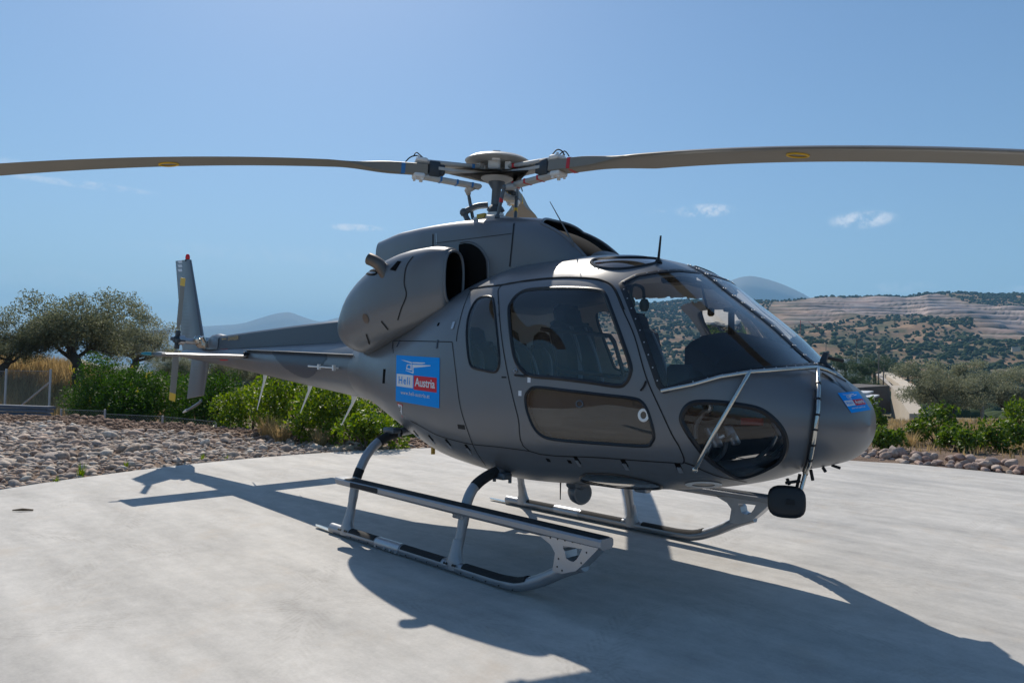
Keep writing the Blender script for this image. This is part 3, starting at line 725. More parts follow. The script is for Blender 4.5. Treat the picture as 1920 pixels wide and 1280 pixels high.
# drive shaft cover on top of the boom
sec = []
for x, zt, w in ((-1.45,2.03,.125),(-2.6,2.005,.12),(-3.6,1.975,.11),(-4.6,1.938,.10),(-5.4,1.905,.09),(-5.78,1.888,.085)):
    zb = np.interp(-x, [-b[0] for b in BOOM], [b[1] for b in BOOM])-.03
    sec.append([(x, -w*1.15, zb), (x, -w, zt-.03), (x, -w*.75, zt-.006), (x, 0, zt), (x, w*.75, zt-.006), (x, w, zt-.03), (x, w*1.15, zb)])
cov = MB().loft(sec).build('drive_shaft_cover', M['paint_dark'], heli, auto=35)
sec2 = []
for x, zt, w in ((-5.80,1.90,.095),(-5.95,1.925,.10),(-6.10,1.915,.10),(-6.20,1.86,.085),(-6.24,1.78,.06)):
    zb = 1.69; sec2.append([(x, -w*1.1, zb), (x, -w, zt-.05), (x, -w*.6, zt-.01), (x, 0, zt), (x, w*.6, zt-.01), (x, w, zt-.05), (x, w*1.1, zb)])
MB().loft(sec2).build('tail_gearbox_cowl', M['paint'], heli, auto=50)
def on_plane(c): return lambda q: np.array([on(1, c, *p) for p in q])
V, F = text_mesh('DANGER', .03); uv = np.stack([V[:, 0], 1-V[:, 1]], -1)
art([(428.5,631),(447.5,628.5),(447,636.5),(427.5,638.5)], uv, F, .004, on_plane(-.108)).build('lettering', M['amber'], cov, smooth=False)
art([(415,633.5),(424,632.5),(424,637),(415,638)], np.array([(0, .5), (.3, 0), (.35, .3), (1, .3), (1, .7), (.35, .7), (.3, 1)]), [tuple(range(7))], .004, on_plane(-.106)).build('arrow_mark', M['amber'], cov, smooth=False)
# side strake
st = bhit(polyline([(463,656),(540,659),(620,663),(682,666)], 8)); n = fnormal(st, boom_fun); hz = unit(np.stack([0*st[:, 0], n[:, 1], 0*st[:, 0]], -1))
mb = MB(); A = st; B = st+hz*.07; U_ = np.array((0, 0, .006)); m = len(st)
mb.add(np.concatenate([A+U_, B+U_*.6, B-U_*.6, A-U_]), [(k*m+i, k*m+i+1, ((k+1) % 4)*m+i+1, ((k+1) % 4)*m+i) for k in range(4) for i in range(m-1)]); mb.build('boom_strake', M['paint'], heli, auto=30)
# small white support rod beside the boom
rd = bhit([(586,686),(606,687.5),(634,689.5)]); n = fnormal(rd, boom_fun)
rb_ = MB().tube(rd+n*.05, [.010, .008, .007], 8)
for i in (1, 2): rb_.tube([rd[i], rd[i]+n[i]*.06], .012, 6); rb_.box(rd[i]+n[i]*.05, (.03, .03, .06))
rb_.build('support_rod', M['white'], heli)
# blade aerials under the boom
for (ax, ay), (bx, by) in (((498,704),(482,768)), ((582,726),(563,774)), ((665,748),(640,797))):
    a = np.array(on(1, 0, ax, ay)); b = np.array(on(1, 0, bx, by))
    MB().tube([a+np.array((0, 0, .05)), a*.85+b*.15, b], [.035, .016, .005], 8, flat=1).build('aerial', M['white'], heli)
def fin(prof_root, prof_tip, th0, th1, name, mt='paint', y0=0.0, k=7, m=8):
    """aerofoil panel between two chord lines ((x_le, z_le), (x_te, z_te))"""
    R = []
    for j in range(m+1):
        t = j/m; le = np.array(prof_root[0])*(1-t)+np.array(prof_tip[0])*t; te = np.array(prof_root[1])*(1-t)+np.array(prof_tip[1])*t; th = th0*(1-t)+th1*t; ring = []
        s = [0, .02, .08, .2, .4, .7, 1.0]; hgt = [0, .5, .82, 1, .9, .5, .12]
        for a, h in zip(s, hgt): p = le+(te-le)*a; ring.append((p[0], y0-th/2*h, p[1]))
        for a, h in list(zip(s, hgt))[::-1][:-1]: p = le+(te-le)*a; ring.append((p[0], y0+th/2*h, p[1]))
        R.append(ring)
    mb = MB().loft(R); return mb.build(name, M[mt], heli, auto=35)
f1 = fin(((-6.50,1.66),(-7.40,1.66)), ((-7.20,3.16),(-7.86,3.20)), .125, .06, 'upper_fin')
f2 = fin(((-6.34,1.60),(-7.0,1.60)), ((-6.50,.985),(-7.16,.90)), .10, .055, 'lower_fin')
rr = MB()
for f_, y_, zs_, l0, l1 in ((f1, -.055, np.linspace(1.78, 2.75, 18), None, None),):
    for z in zs_:
        t = (z-1.66)/1.5; le = -6.50*(1-t)-7.20*t; te = -7.40*(1-t)-7.86*t
        rr.box(((le*.45+te*.55)-.06, -(.050*(1-t)+.024*t), z), (abs(te-le)*.42, .010, .007), ((.95, 0, -.05), (0, 1, 0), (.05, 0, 1)))
rr.build('fin_ribs', M['paint'], f1)
r2 = MB()
for z in np.linspace(1.0, 1.42, 9):
    t = (1.60-z)/.66; r2.box((-6.66-.13*t, -(.040*(1-t)+.022*t), z), (.28, .01, .008))
r2.build('fin_ribs', M['paint'], f2)
fq = lambda q: np.array([on(1, -.028, *p) for p in q])
for py in (488.5, 496.5, 504.5):
    P = fq([(333,py),(341,py-.6),(342,py+4.4),(335,py+5)]); MB().add(P, [(0, 1, 2, 3)]).build('fin_placard', M['decal_white'], f1, smooth=False)
MB().lathe([(.03, 0), (.036, .02), (.034, .06), (.022, .085), (.006, .092)], (-7.34, 0, 3.175), n=14).build('beacon_light', M['beacon'], heli)
MB().lathe([(.04, -.02), (.04, .002), (.034, .012)], (-7.34, 0, 3.165), n=14).build('beacon_base', M['seam'], heli)
tg = [(-6.58,0,.90),(-6.72,0,.84),(-7.0,0,.755),(-7.22,0,.70)]
MB().tube(spline(tg, 5), [.028]*10+[.022]*6, 8, flat=.45, up=(0, 1, 0)).build('tail_guard', M['paint'], heli)
MB().tube([(-7.15,0,.72),(-7.30,0,.675)], [.026,.012], 8).build('tail_guard_tip', M['white'], heli)
MB().lathe([(.02, 0), (.018, .05), (.008, .09)], (-7.36, 0, 1.63), (-1, 0, 0), n=10).build('tail_light', M['white'], heli)
# horizontal stabiliser
R = []
for y in np.linspace(-1.265, 1.265, 21):
    ring = []; c = .47; x0 = -4.56
    for a, h in ((0, 0), (.03, -.35), (.12, -.75), (.3, -1), (.6, -.75), (1, -.12), (1, .12), (.6, .45), (.3, .6), (.12, .5), (.03, .28)): ring.append((x0-c*a, y, 1.588+h*.034))
    R.append(ring)
MB().loft(R).build('stabiliser', M['paint'], heli, auto=40)
for sgn in (-1, 1):
    e = MB()
    e.loft([[(-4.545-.5*a, sgn*1.262, 1.588+h*.042) for a, h in ((0, 0), (.1, -.8), (.4, -1), (1, -.3), (1, .3), (.4, .8), (.1, .6))], [(-4.56-.47*a, sgn*1.30, 1.588+h*.026) for a, h in ((0, 0), (.1, -.8), (.4, -1), (1, -.3), (1, .3), (.4, .8), (.1, .6))]])
    e.build('stabiliser_tip', M['paint'], heli)
m_, nt_, b_ = new_mat('navigation_light_glass'); b_.inputs['Base Color'].default_value = (.02, .22, .28, 1); b_.inputs['Roughness'].default_value = .1; M['navgreen'] = m_
for sgn, mt in ((-1, 'navgreen'), (1, 'beacon')):
    MB().lathe([(.022, 0), (.022, .06), (.016, .10), (.005, .12)], (-4.95, sgn*1.30, 1.588), (-.3, sgn*1.0, 0), n=10).build('navigation_light', M[mt], heli)
bs = MB()
for sgn in (-1, 1): bs.tube([(-4.60, sgn*.19, 1.60), (-4.62, sgn*.24, 1.60)], .045, 10)
bs.build('stabiliser_mount', M['seam'], heli)
# tail rotor on the right
TRC = np.array((-6.43, -.447, 1.826)); tl = -.146
d_ = np.array((-math.sin(tl), 0, math.cos(tl))); cdir = unit(np.cross((0, 1, 0), d_))
tr = MB().tube([(-6.43, -.10, 1.80), (-6.43, -.40, 1.822)], .045, 12).tube([(-6.43, -.36, 1.822), (-6.43, -.44, 1.826)], .075, 12)
tr.build('tail_rotor_shaft', M['alu'], heli)
MB().box((-6.36, -.06, 1.79), (.30, .20, .16), bev=.04).tube([(-6.25, -.08, 1.74), (-6.22, -.16, 1.88)], .03, 8).ball((-6.36, -.17, 1.84), .07).build('tail_gearbox', M['steel'], heli)
th_ = MB().lathe([(.05, -.07), (.06, -.03), (.06, .03), (.04, .06)], TRC, (0, -1, 0), n=12)
for sg in (1, -1):
    th_.box(TRC+d_*sg*.09, (.07, .06, .10), (cdir, (0, 1, 0), d_), bev=.01); th_.tube([TRC+np.array((0, -.05, 0))+cdir*.1*sg, TRC+np.array((0, .07, 0))+cdir*.14*sg], .014, 6)
th_.box(TRC+np.array((0, -.03, 0)), (.28, .05, .05), (cdir, (0, 1, 0), d_)); th_.build('tail_rotor_hub', M['hubdark'], heli)
for sg in (1, -1):
    R = []; Rt = []
    for r in np.linspace(.16, .93, 14):
        c = .075+(.185-.075)*min(1, (r-.16)/.16); th = .034 if r < .3 else .02; tw = -math.radians(7-4*r)*sg+math.radians(4)
        cd = cdir*math.cos(tw)+np.array((0, 1, 0))*math.sin(tw); nd = np.cross(d_, cd)
        ring = [TRC+d_*sg*r+cd*c*a+nd*th*h for a, h in ((-.5, 0), (-.42, .4), (-.2, .5), (.3, .2), (.5, .02), (.5, -.02), (.3, -.2), (-.2, -.5), (-.42, -.4))]
        (R if r < .80 else Rt).append(ring)
    b = MB().loft(R+[Rt[0]]).build('tail_rotor_blade', M['blade'], heli, auto=40)
    MB().loft(Rt).build('yellow_tip', M['yellow'], b, auto=40)

# ---------------------------------------------------------------- main rotor
HUB = np.array((.03, 0, 3.248)); MT = .029
HX = np.array((math.cos(MT), 0, -math.sin(MT))); HZ = np.array((math.sin(MT), 0, math.cos(MT))); HY = np.array((0, 1., 0))
def hp(r, th, z=0.0, t=0.0):
    """point on the rotor: radius, azimuth, height, sideways (towards the leading edge)"""
    e = HX*math.cos(th)+HY*math.sin(th); g = HX*math.sin(th)-HY*math.cos(th); return HUB+e*r+g*t+HZ*z
TH0 = 2.149
def rotor_axes(th): e = HX*math.cos(th)+HY*math.sin(th); g = HX*math.sin(th)-HY*math.cos(th); return e, g, HZ
KDR = .0262
star = MB(); outl = []
for k in range(3):
    th = TH0+k*2*math.pi/3
    for r, t in ((.10, -.16), (.26, -.085), (.45, -.06), (.56, -.065), (.60, -.05), (.60, .05), (.56, .065), (.45, .06), (.26, .085), (.10, .16)): outl.append((th-t/max(r, .01) if r < .12 else th-math.atan2(t, r), r))
ol = [hp(r, a, -.012) for a, r in [(a, math.hypot(r, 0) if r < .12 else r) for a, r in outl]]
# widen near the centre
star.prism(ol, HZ*.026); star.lathe([(.11, -.05), (.15, -.02), (.15, .02), (.12, .045), (.05, .06)], HUB, HZ, n=24); star.build('rotor_star', M['hub'], heli)
cap_ = MB().lathe([(.02, .115), (.12, .112), (.235, .118), (.295, .128), (.302, .138), (.26, .165), (.16, .192), (.05, .203), (.005, .204)], HUB, HZ, n=40); cap_.build('hub_cap', M['hub'], heli)
hb = MB()
for k in range(3):
    th = TH0+k*2*math.pi/3+math.pi/3; e, g, z = rotor_axes(th)
    hb.box(hp(.12, th, .105), (.06, .11, .13), (e, g, z), bev=.012); hb.box(hp(.16, th+.9, .075), (.05, .05, .07), (e, g, z))
e, g, z = rotor_axes(-math.pi/4); hb.box(hp(.20, -math.pi/4-.03, .145), (.03, .075, .085), (e, g, z), bev=.006); hb.build('hub_blocks', M['white'], heli)
TAPE = {0: 'yellow', 1: 'blue', 2: 'red'}
def aerofoil(c, th, tw, box):
    """closed section, leading edge towards +t; box blends to a rounded rectangle"""
    out = []
    for a, h, bx_, bz_ in ((.25, 0, .5, 0), (.235, .32, .5, .45), (.18, .72, .42, .5), (.05, 1.0, .15, .5), (-.15, .92, -.15, .5), (-.45, .5, -.42, .5), (-.75, .04, -.5, .45),
                           (-.75, -.04, -.5, -.45), (-.45, -.3, -.42, -.5), (-.15, -.55, -.15, -.5), (.05, -.7, .15, -.5), (.18, -.55, .42, -.5), (.235, -.28, .5, -.45)):
        t = a*c*(1-box)+bx_*.13*box; z = h*th/2*(1-box)+bz_*.095*box
        out.append((t*math.cos(tw)-z*math.sin(tw), t*math.sin(tw)+z*math.cos(tw)))
    return out
for k in range(3):
    th = TH0+k*2*math.pi/3; e, g, z = rotor_axes(th); R = []; tape = M[TAPE[k]]
    for r in np.r_[np.linspace(.66, 1.0, 5), np.linspace(1.08, 1.65, 10), np.linspace(1.8, 5.345, 36)]:
        bxf = np.clip((1.45-r)/.5, 0, 1); bxf = bxf*bxf*(3-2*bxf)
        c = .355*np.clip((r-.75)/.75, .35, 1) if r < 1.5 else .355
        c = .16+(.355-.16)*np.clip((r-1.0)/.52, 0, 1); tw = math.radians(9*(1-r/5.35)-1.5)
        R.append([hp(r, th, -KDR*r*r+zz, tt) for tt, zz in aerofoil(c, .045, tw, bxf)])
    bl = MB().loft(R).build('rotor_blade', M['blade'], heli, auto=50)
    le = MB()
    rs = np.linspace(1.7, 5.34, 34); A, B, Cc = [], [], []
    for r in rs:
        tw = math.radians(9*(1-r/5.35)-1.5); af = aerofoil(.355, .046, tw, 0); zz = -KDR*r*r
        A.append([hp(r, th, zz+q[1], q[0])+g*.0015 for q in (af[11], af[12], af[0], af[1], af[2])])
    n5 = 5; le.add([p for row in A for p in row], [(i*n5+j, i*n5+j+1, (i+1)*n5+j+1, (i+1)*n5+j) for i in range(len(rs)-1) for j in range(4)])
    le.build('leading_edge_strip', M['blade_edge'], bl)
    # tape band on the root, yellow ring below
    bd = MB()
    for r0 in (.86,): bd.loft([[hp(r, th, -KDR*r*r+zz*1.04, tt*1.04) for tt, zz in aerofoil(.16, .045, math.radians(9), 1)] for r in (r0, r0+.035)])
    bd.build('tape_band', tape, bl)
    yr = MB(); pts = []
    for a in np.linspace(0, 2*math.pi, 22, endpoint=False):
        r = 2.75+.07*math.cos(a); pts.append(hp(r, th, -KDR*r*r-.020, -.045+.06*math.sin(a)))
    yr.tube(np.vstack([pts, pts[:1]]), .007, 5); yr.build('yellow_ring', M['yellow'], bl)
    # sleeves: a flat bar above and below the star arm
    sl = MB()
    sl.box(hp(.46, th, .058), (.58, .105, .036), (unit(e-HZ*.02), g, HZ), bev=.012)
    lo = [hp(.16, th, -.112), hp(.76, th, -.070)]; le_ax = unit(np.array(lo[1])-np.array(lo[0])); sl.box((np.array(lo[0])+np.array(lo[1]))/2, (.62, .10, .038), (le_ax, g, np.cross(le_ax, g)), bev=.012)
    sl.build('rotor_sleeve', M['hub'], heli)
    cl = MB(); cl.box(hp(.595, th, -.006), (.10, .125, .135), (e, g, HZ), bev=.008); cl.box(hp(.525, th, -.004), (.05, .10, .09), (e, g, HZ), bev=.006); cl.build('blade_clamp', M['hubdark'], heli)
    ft = MB(); fu = MB(); fu.box(hp(.71, th, .066), (.10, .13, .034), (e, g, HZ), bev=.008); ft.box(hp(.73, th, -.075), (.10, .13, .04), (e, g, HZ), bev=.008)
    for dt in (-.04, .04):
        ft.tube([hp(.70, th, -.115, dt), hp(.70, th, -.05, dt)], .016, 8); ft.tube([hp(.76, th, -.112, dt), hp(.76, th, -.06, dt)], .012, 8); fu.tube([hp(.74, th, .07, dt), hp(.74, th, .10, dt)], .012, 8)
    ft.build('blade_pin', M['white'], heli); fu.build('blade_pin', M['white'], heli)
    ca = MB().tube(spline([hp(.66, th, .09, .02), hp(.74, th, .12, .05), hp(.80, th, .10, .06), hp(.84, th, .055, .07)], 5), .006, 6).tube(spline([hp(.70, th, .09, -.02), hp(.76, th, .125, -.03), hp(.79, th, .08, -.06)], 5), .005, 6)
    ca.build('bonding_lead', M['seam'], heli)
    for r in (.24, .38, .53):
        zc = -.112+(.042)*(r-.16)/.6; MB().box(hp(r, th, zc), (.018, .104, .041), (le_ax, g, np.cross(le_ax, g))).build('sleeve_tape', tape, heli)
    MB().box(hp(.24, th, .060), (.026, .108, .039), (e, g, HZ)).build('sleeve_tape', tape, heli)
    # pitch horn and link
    ph_ = th-.55
    top = hp(.27, ph_, -.15); bot = hp(.225, ph_-.18, -.41)
    MB().tube([hp(.22, th, -.11), hp(.27, th-.3, -.14), top], [.035, .028, .022], 8).build('pitch_horn', M['hub'], heli)
    lk = MB().tube([top, top*.85+bot*.15, top*.2+bot*.8, bot], [.013, .016, .016, .011], 8).ball(top, .024).ball(bot, .024); lko = lk.build('pitch_link', M['mast'], heli)
    md = top*.55+bot*.45; MB().tube([md+HZ*.02, md-HZ*.02], .0185, 8).build('tape_band', tape, lko)
MB().lathe([(.055, -.66), (.05, -.36), (.06, -.335), (.085, -.31), (.07, -.285), (.046, -.26), (.042, -.12), (.075, -.07), (.08, -.03)], HUB, HZ, n=24).build('rotor_mast', M['mast'], heli)
MB().lathe([(.075, -.41), (.078, -.34), (.07, -.335)], HUB, HZ, n=24).build('mast_collar', M['white'], heli)
MB().lathe([(.10, -.47), (.20, -.45), (.215, -.425), (.215, -.40), (.17, -.385), (.08, -.375)], HUB, HZ, n=30).build('swashplate', M['alu'], heli)
MB().box(HUB+np.array((.02, -.20, -.40)), (.10, .03, .04)).build('swashplate_lug', M['brass'], heli)
sc_a = np.array(at_depth(888, 372, 6.5)); 
s0 = hp(.08, 3.6, -.26); s1 = hp(.30, 3.75, -.33); s2 = hp(.21, 3.75, -.45)
MB().tube(spline([s0, s0*.5+s1*.5+HZ*.02, s1], 5), .03, 8).tube(spline([s1, s1*.5+s2*.5-HZ*.02, s2], 5), .026, 8).ball(s1, .042).build('scissor_link', M['mast'], heli)
MB().lathe([(.26, -.51), (.25, -.47), (.17, -.45)], HUB, HZ, n=30, cap=False).build('mast_opening', M['hub'], heli)

# ---------------------------------------------------------------- landing gear
XR, XF, TY = -.617, .814, 1.09
def gear():
    parts = []
    sk = MB().tube(spline([(-.86,-TY,.046),(-.3,-TY,.046),(.6,-TY,.046),(1.30,-TY,.046),(1.48,-TY,.062),(1.66,-TY,.13),(1.86,-TY,.235),(2.02,-TY,.305)], 6), .043, 14)
    parts.append(('skid_tube', sk, 'skid'))
    for x0, x1 in ((-.54, -.16), (.20, .70), (.93, 1.56)):
        g_ = MB(); P = []
        xs = np.linspace(x0, x1, 14)
        for x in xs:
            zc = .046 if x < 1.3 else np.interp(x, [1.3, 1.48, 1.66], [.046, .062, .13])
            for a in np.linspace(.35, math.pi-.35, 7): P.append((x-(.012*math.sin(a) if x > 1.45 else 0), -TY+.0455*math.cos(a), zc+.0455*math.sin(a)))
        g_.add(P, [(i*7+j, (i+1)*7+j, (i+1)*7+j+1, i*7+j+1) for i in range(13) for j in range(6)]); parts.append(('grip_strip', g_, 'grip'))
    w = MB().tube([(-.14,-TY,.046),(.18,-TY,.046)], .0475, 14)
    for x in (-.12, .0, .08, .16): w.tube([(x,-TY-.052,.03),(x,-TY-.04,.03)], .011, 6)
    parts.append(('wear_sleeve', w, 'alu'))
    bo = MB()
    for x in np.arange(-.5, 1.5, .13): bo.lathe([(.007, 0), (.005, .004)], (x, -TY-.041, .030), (0, -1, -.3), n=6)
    parts.append(('skid_bolts', bo, 'bolt'))
    tip = MB().prism([(-.80,-TY-.03,.012),(-1.10,-TY-.026,.016),(-1.15,-TY,.022),(-1.10,-TY+.026,.016),(-.80,-TY+.03,.012)], (0, 0, .008)); parts.append(('skid_tail_plate', tip, 'steel'))
    for xx, path, b1, b2 in ((XF, [(-TY,.06),(-1.045,.236),(-1.008,.385),(-.98,.50),(-.922,.59),(-.829,.649),(-.692,.690),(-.45,.71)], (.30, .36), (.595, .675)),
                             (XR, [(-TY,.06),(-1.045,.30),(-1.012,.485),(-.966,.597),(-.898,.709),(-.788,.806),(-.63,.868),(-.42,.90)], (.45, .53), (.82, .88))):
        P = spline([(xx, y, z) for y, z in path], 6); r = np.where(P[:, 2] < .33, .037, .040)
        parts.append(('cross_tube', MB().tube(P, r, 14), 'skid'))
        d = np.cumsum(np.r_[0, np.linalg.norm(np.diff(P, axis=0), axis=1)])
        sel = (P[:, 2] > (.60 if xx == XF else .80)) & (P[:, 1] < -.66 if xx == XF else P[:, 1] < -.52)
        if sel.sum() > 2: parts.append(('tube_wrap', MB().tube(P[sel], .0415, 14), 'grip'))
        if xx == XR:
            sel = (P[:, 2] > .49) & (P[:, 2] < .585); parts.append(('tube_wrap', MB().tube(P[sel] if sel.sum() > 2 else [(xx, -1.01, .49), (xx, -.97, .585)], .0415, 14), 'grip'))
        # cast foot saddle
        ft = MB(); R = []
        for z, lx, ly, yo in ((.03, .085, .052, 0), (.085, .08, .050, 0), (.12, .058, .045, .005), (.18, .046, .042, .018), (.24, .041, .040, .036)):
            R.append([(xx+lx*math.cos(a), -TY+yo+ly*math.sin(a), z) for a in np.linspace(0, 2*math.pi, 16, endpoint=False)])
        ft.loft(R); parts.append(('foot_saddle', ft, 'skid'))
        fb = MB()
        for dx in (-.06, -.035, .035, .06): fb.lathe([(.010, 0), (.008, .008)], (xx+dx, -TY-.047, .07), (0, -1, 0), n=6)
        parts.append(('saddle_bolts', fb, 'bolt'))
    # boarding step along the skid
    SY = -1.10; R = []
    for x, z, w_, h_ in ((-.77,.487,.03,.022),(-.72,.482,.058,.030),(.8,.470,.062,.034),(2.0,.462,.062,.034),(2.20,.462,.062,.034)):
        R.append([(x, SY+a*w_, z+b*h_) for a, b in ((-1, -.4), (-.7, -1), (.7, -1), (1, -.4), (1, .5), (.8, .9), (-.8, .9), (-1, .5))])
    st_ = MB().loft(R); parts.append(('boarding_step', st_, 'skid'))
    gt = MB().add([(-.60,SY-.052,.513),(2.18,SY-.052,.4945),(2.18,SY+.052,.4945),(-.60,SY+.052,.513)], [(0, 1, 2, 3)]); parts.append(('step_grip', gt, 'grip'))
    pt = MB().box((-.28, SY-.0615, .478), (.40, .003, .040)); parts.append(('step_patch', pt, 'grip'))
    out = np.array([(1.70,.435),(1.86,.445),(2.02,.449),(2.19,.452),(2.14,.40),(2.07,.33),(2.01,.275),(1.90,.235),(1.82,.235),(1.83,.29),(1.84,.35),(1.80,.395)])
    hol = np.array([(1.905,.405),(1.95,.408),(2.0,.411),(2.055,.413),(2.04,.38),(2.015,.345),(1.99,.325),(1.96,.325),(1.93,.335),(1.925,.355),(1.92,.375),(1.905,.39)])
    br = MB(); k = len(out)
    for sy in (-.055, .055):
        br.add([(x, SY+sy, z) for x, z in out]+[(x, SY+sy, z) for x, z in hol], [(i, (i+1) % k, k+(i+1) % k, k+i) for i in range(k)])
    br.add([(x, SY-.055, z) for x, z in out]+[(x, SY+.055, z) for x, z in out], [(i, (i+1) % k, k+(i+1) % k, k+i) for i in range(k)])
    br.add([(x, SY-.055, z) for x, z in hol]+[(x, SY+.055, z) for x, z in hol], [(i, (i+1) % k, k+(i+1) % k, k+i) for i in range(k)])
    parts.append(('step_bracket', br, 'alu'))
    rv = MB()
    for x, z in [(1.80+.06*i, .437+.002*i) for i in range(6)]+[(1.86,.27),(1.90,.255),(1.87,.32),(2.09,.40),(2.05,.33)]: rv.lathe([(.007, 0), (.004, .004)], (x, SY-.055, z), (0, -1, 0), n=6)
    parts.append(('bracket_bolts', rv, 'bolt'))
    cl = MB().box((XF, -1.04, .428), (.11, .10, .028), bev=.008).tube([(XF-.045, -1.07, .40), (XF+.045, -1.07, .40)], .014, 6); parts.append(('step_clamp', cl, 'alu'))
    return parts
for nm, mb, mt in gear():
    flat = 25 if nm in ('step_bracket', 'boarding_step') else 40
    mb.build(nm, M[mt], heli, auto=flat); mb.mirror().build(nm, M[mt], heli, auto=flat)
for x, z in ((XF, .66), (XR, .90)):
    for s_ in (-1, 1):
        mb = MB(); mb.box((x+.02, s_*.66, z+.005), (.16, .10, .05), bev=.01); mb.tube([(x-.05, s_*.66, z-.05), (x-.05, s_*.66, z+.02)], .014, 6); mb.tube([(x+.08, s_*.62, z-.05), (x+.08, s_*.62, z+.02)], .014, 6)
        mb.build('gear_fitting', M['mast'], heli)

# ---------------------------------------------------------------- nose frame with mirror, aerials, belly items
def stand(q, off): P = hit(q); return P+fnormal(P)*off
t1 = stand(polyline([(1243,733),(1300,722),(1350,708.5),(1402,701.5)], 8), .028); t2 = stand(polyline([(1402,701.5),(1465,699),(1528,696)], 8), .03); t3 = stand(polyline([(1528,696),(1545,701),(1562,709)], 5), .03)
MB().tube(np.vstack([t1, t2[1:], t3[1:]]), .0125, 10).build('mirror_rail', M['steel'], heli)
a = t1[-1]; bq = stand(polyline([(1402,702),(1304,871)], 10), .034); b = bq[-1]; MB().tube(np.vstack([a, bq[1:]]), .0125, 10).ball(b, .02).build('mirror_brace', M['steel'], heli)
p4 = stand(polyline([(1528,698),(1530,735),(1529,770),(1522,820),(1514,862),(1508,878)], 8), .03)
end = p4[-1]; mir = at_depth(1499, 928, float((end-CAM)@FW)-.03)
MB().tube(np.vstack([p4, mir]), .0125, 10).build('mirror_arm', M['steel'], heli)
wr = MB()
for i in range(3, len(p4), 3): wr.tube([p4[i]-unit(p4[i]-p4[i-1])*.006, p4[i]+unit(p4[i]-p4[i-1])*.006], .0165, 8)
lw = p4[4:]+np.array((-.010, -.006, 0))-fnormal(p4[4:])*.012; wr.tube(lw, .006, 6); wr.build('arm_cable', M['rubber'], heli)
mc = at_depth(1475, 940, float((end-CAM)@FW)-.05); mz = unit(np.array((.35, -.75, .12))); mx = unit(np.cross((0, 0, 1), mz)); my = np.cross(mz, mx); R = []
for hh, sc in ((.0, .90), (.006, 1.0), (.018, 1.0), (.03, .93), (.036, .75), (.038, .4)):
    ring = []
    for k in range(28):
        a = 2*math.pi*k/28; c, s = math.cos(a), math.sin(a); r = (abs(c)**3.2+abs(s)**3.2)**(-1/3.2); ring.append(mc+(mx*c*.108*r+my*s*.096*r)*sc+mz*(hh-.02))
    R.append(ring)
MB().loft(R).build('mirror_housing', M['rubber'], heli, auto=60)
MB().ball(mir, .028).tube([mir, mc+mz*.015], .016, 8).box(mc+mz*.024+mx*.02, (.05, .03, .02), (mx, my, mz)).build('mirror_joint', M['seam'], heli)
# wire cutter stub and wiper pivot on the windshield base
wc0 = hit([(1553, 690)])[0]
MB().prism([wc0+np.array(v) for v in ((-.05, 0, -.02), (-.055, 0, .05), (-.03, 0, .105), (.0, 0, .10), (-.015, 0, .04), (.05, 0, -.03))], (0, .02, 0)).build('wire_deflector', M['paint_dark'], heli, smooth=False)
MB().tube([wc0+np.array((-.02, .01, .07)), wc0+np.array((.03, .16, .05))], .012, 8).build('temperature_probe', M['seam'], heli)
both(ribbon(hit(spline([(1540,700),(1552,707),(1563,716)], 5)), .04, .004, thick=.006), 'battery_hatch', M['seam'], HH)
patch(np.array([(1556,692),(1572,700),(1592,722),(1604,741),(1590,737),(1570,718)], float), hit, None, .003, 'nose_hatch', 'paint_dark', heli)
# roof aerials
wb = hit([(1234, 492)])[0]; wtp = at_depth(1239, 442, float((wb-CAM)@FW)); MB().tube([wb, wtp], [.010, .0065], 8).lathe([(.03, 0), (.018, .02)], wb-np.array((0, 0, .005)), (0, 0, 1), 10).build('whip_aerial', M['seam'], heli)
ab = hit([(1078, 462)], cow_fun)[0]; at_ = at_depth(1031, 378, float((ab-CAM)@FW)-.02); MB().tube([ab+np.array((0, .02, -.03)), ab*.85+at_*.15, at_], [.016, .007, .003], 8).build('slanted_aerial', M['mast'], heli)
# landing light fairing, blade aerial and lugs under the belly
lc = np.array(on(1, -.15, 1087, 918)); dirx = np.array((1., -.25, 0)); dirx = unit(dirx)
ll = MB(); ll.lathe([(.01, -.10), (.06, -.08), (.088, -.03), (.093, .03), (.085, .045)], lc+np.array((0, 0, -.02)), dirx, n=20); ll.box(lc+np.array((-.02, 0, .06)), (.15, .17, .12), bev=.03); ll.build('landing_light_fairing', M['paint'], heli)
MB().lathe([(.072, .046), (.07, .030), (.03, .012)], lc+np.array((0, 0, -.02)), dirx, n=20).build('landing_light', M['mast'], heli)
ba = np.array(on(1, -.2, 1051, 905)); MB().tube([ba+np.array((0, 0, .05)), ba+np.array((0, 0, -.13))], [.007, .004], 6).build('belly_aerial', M['seam'], heli)
cb = np.array(on(1, 0, 1176, 920)); MB().box(cb+np.array((0, .2, .05)), (.12, .08, .16), bev=.01).build('cargo_hook_box', M['alu'], heli)
for (x0, y0), (x1, y1) in (((1473,905),(1500,901)), ((1476,897),(1480,908)), ((1500,888),(1494,914)), ((1520,880),(1524,900)), ((1543,876),(1548,884)), ((1560,872),(1575,877))):
    d0 = float((hit([(min(x0, 1500), 880)])[0]-CAM)@FW)+.02; MB().tube([at_depth(x0, y0, d0), at_depth(x1, y1, d0)], .010, 6).build('belly_lug', M['seam'], heli)
dr = at_depth(812, 847, 6.9); MB().tube([dr+np.array((0, 0, .06)), dr-np.array((0, 0, .02))], .02, 10).build('drain_pipe', M['brass'], heli)

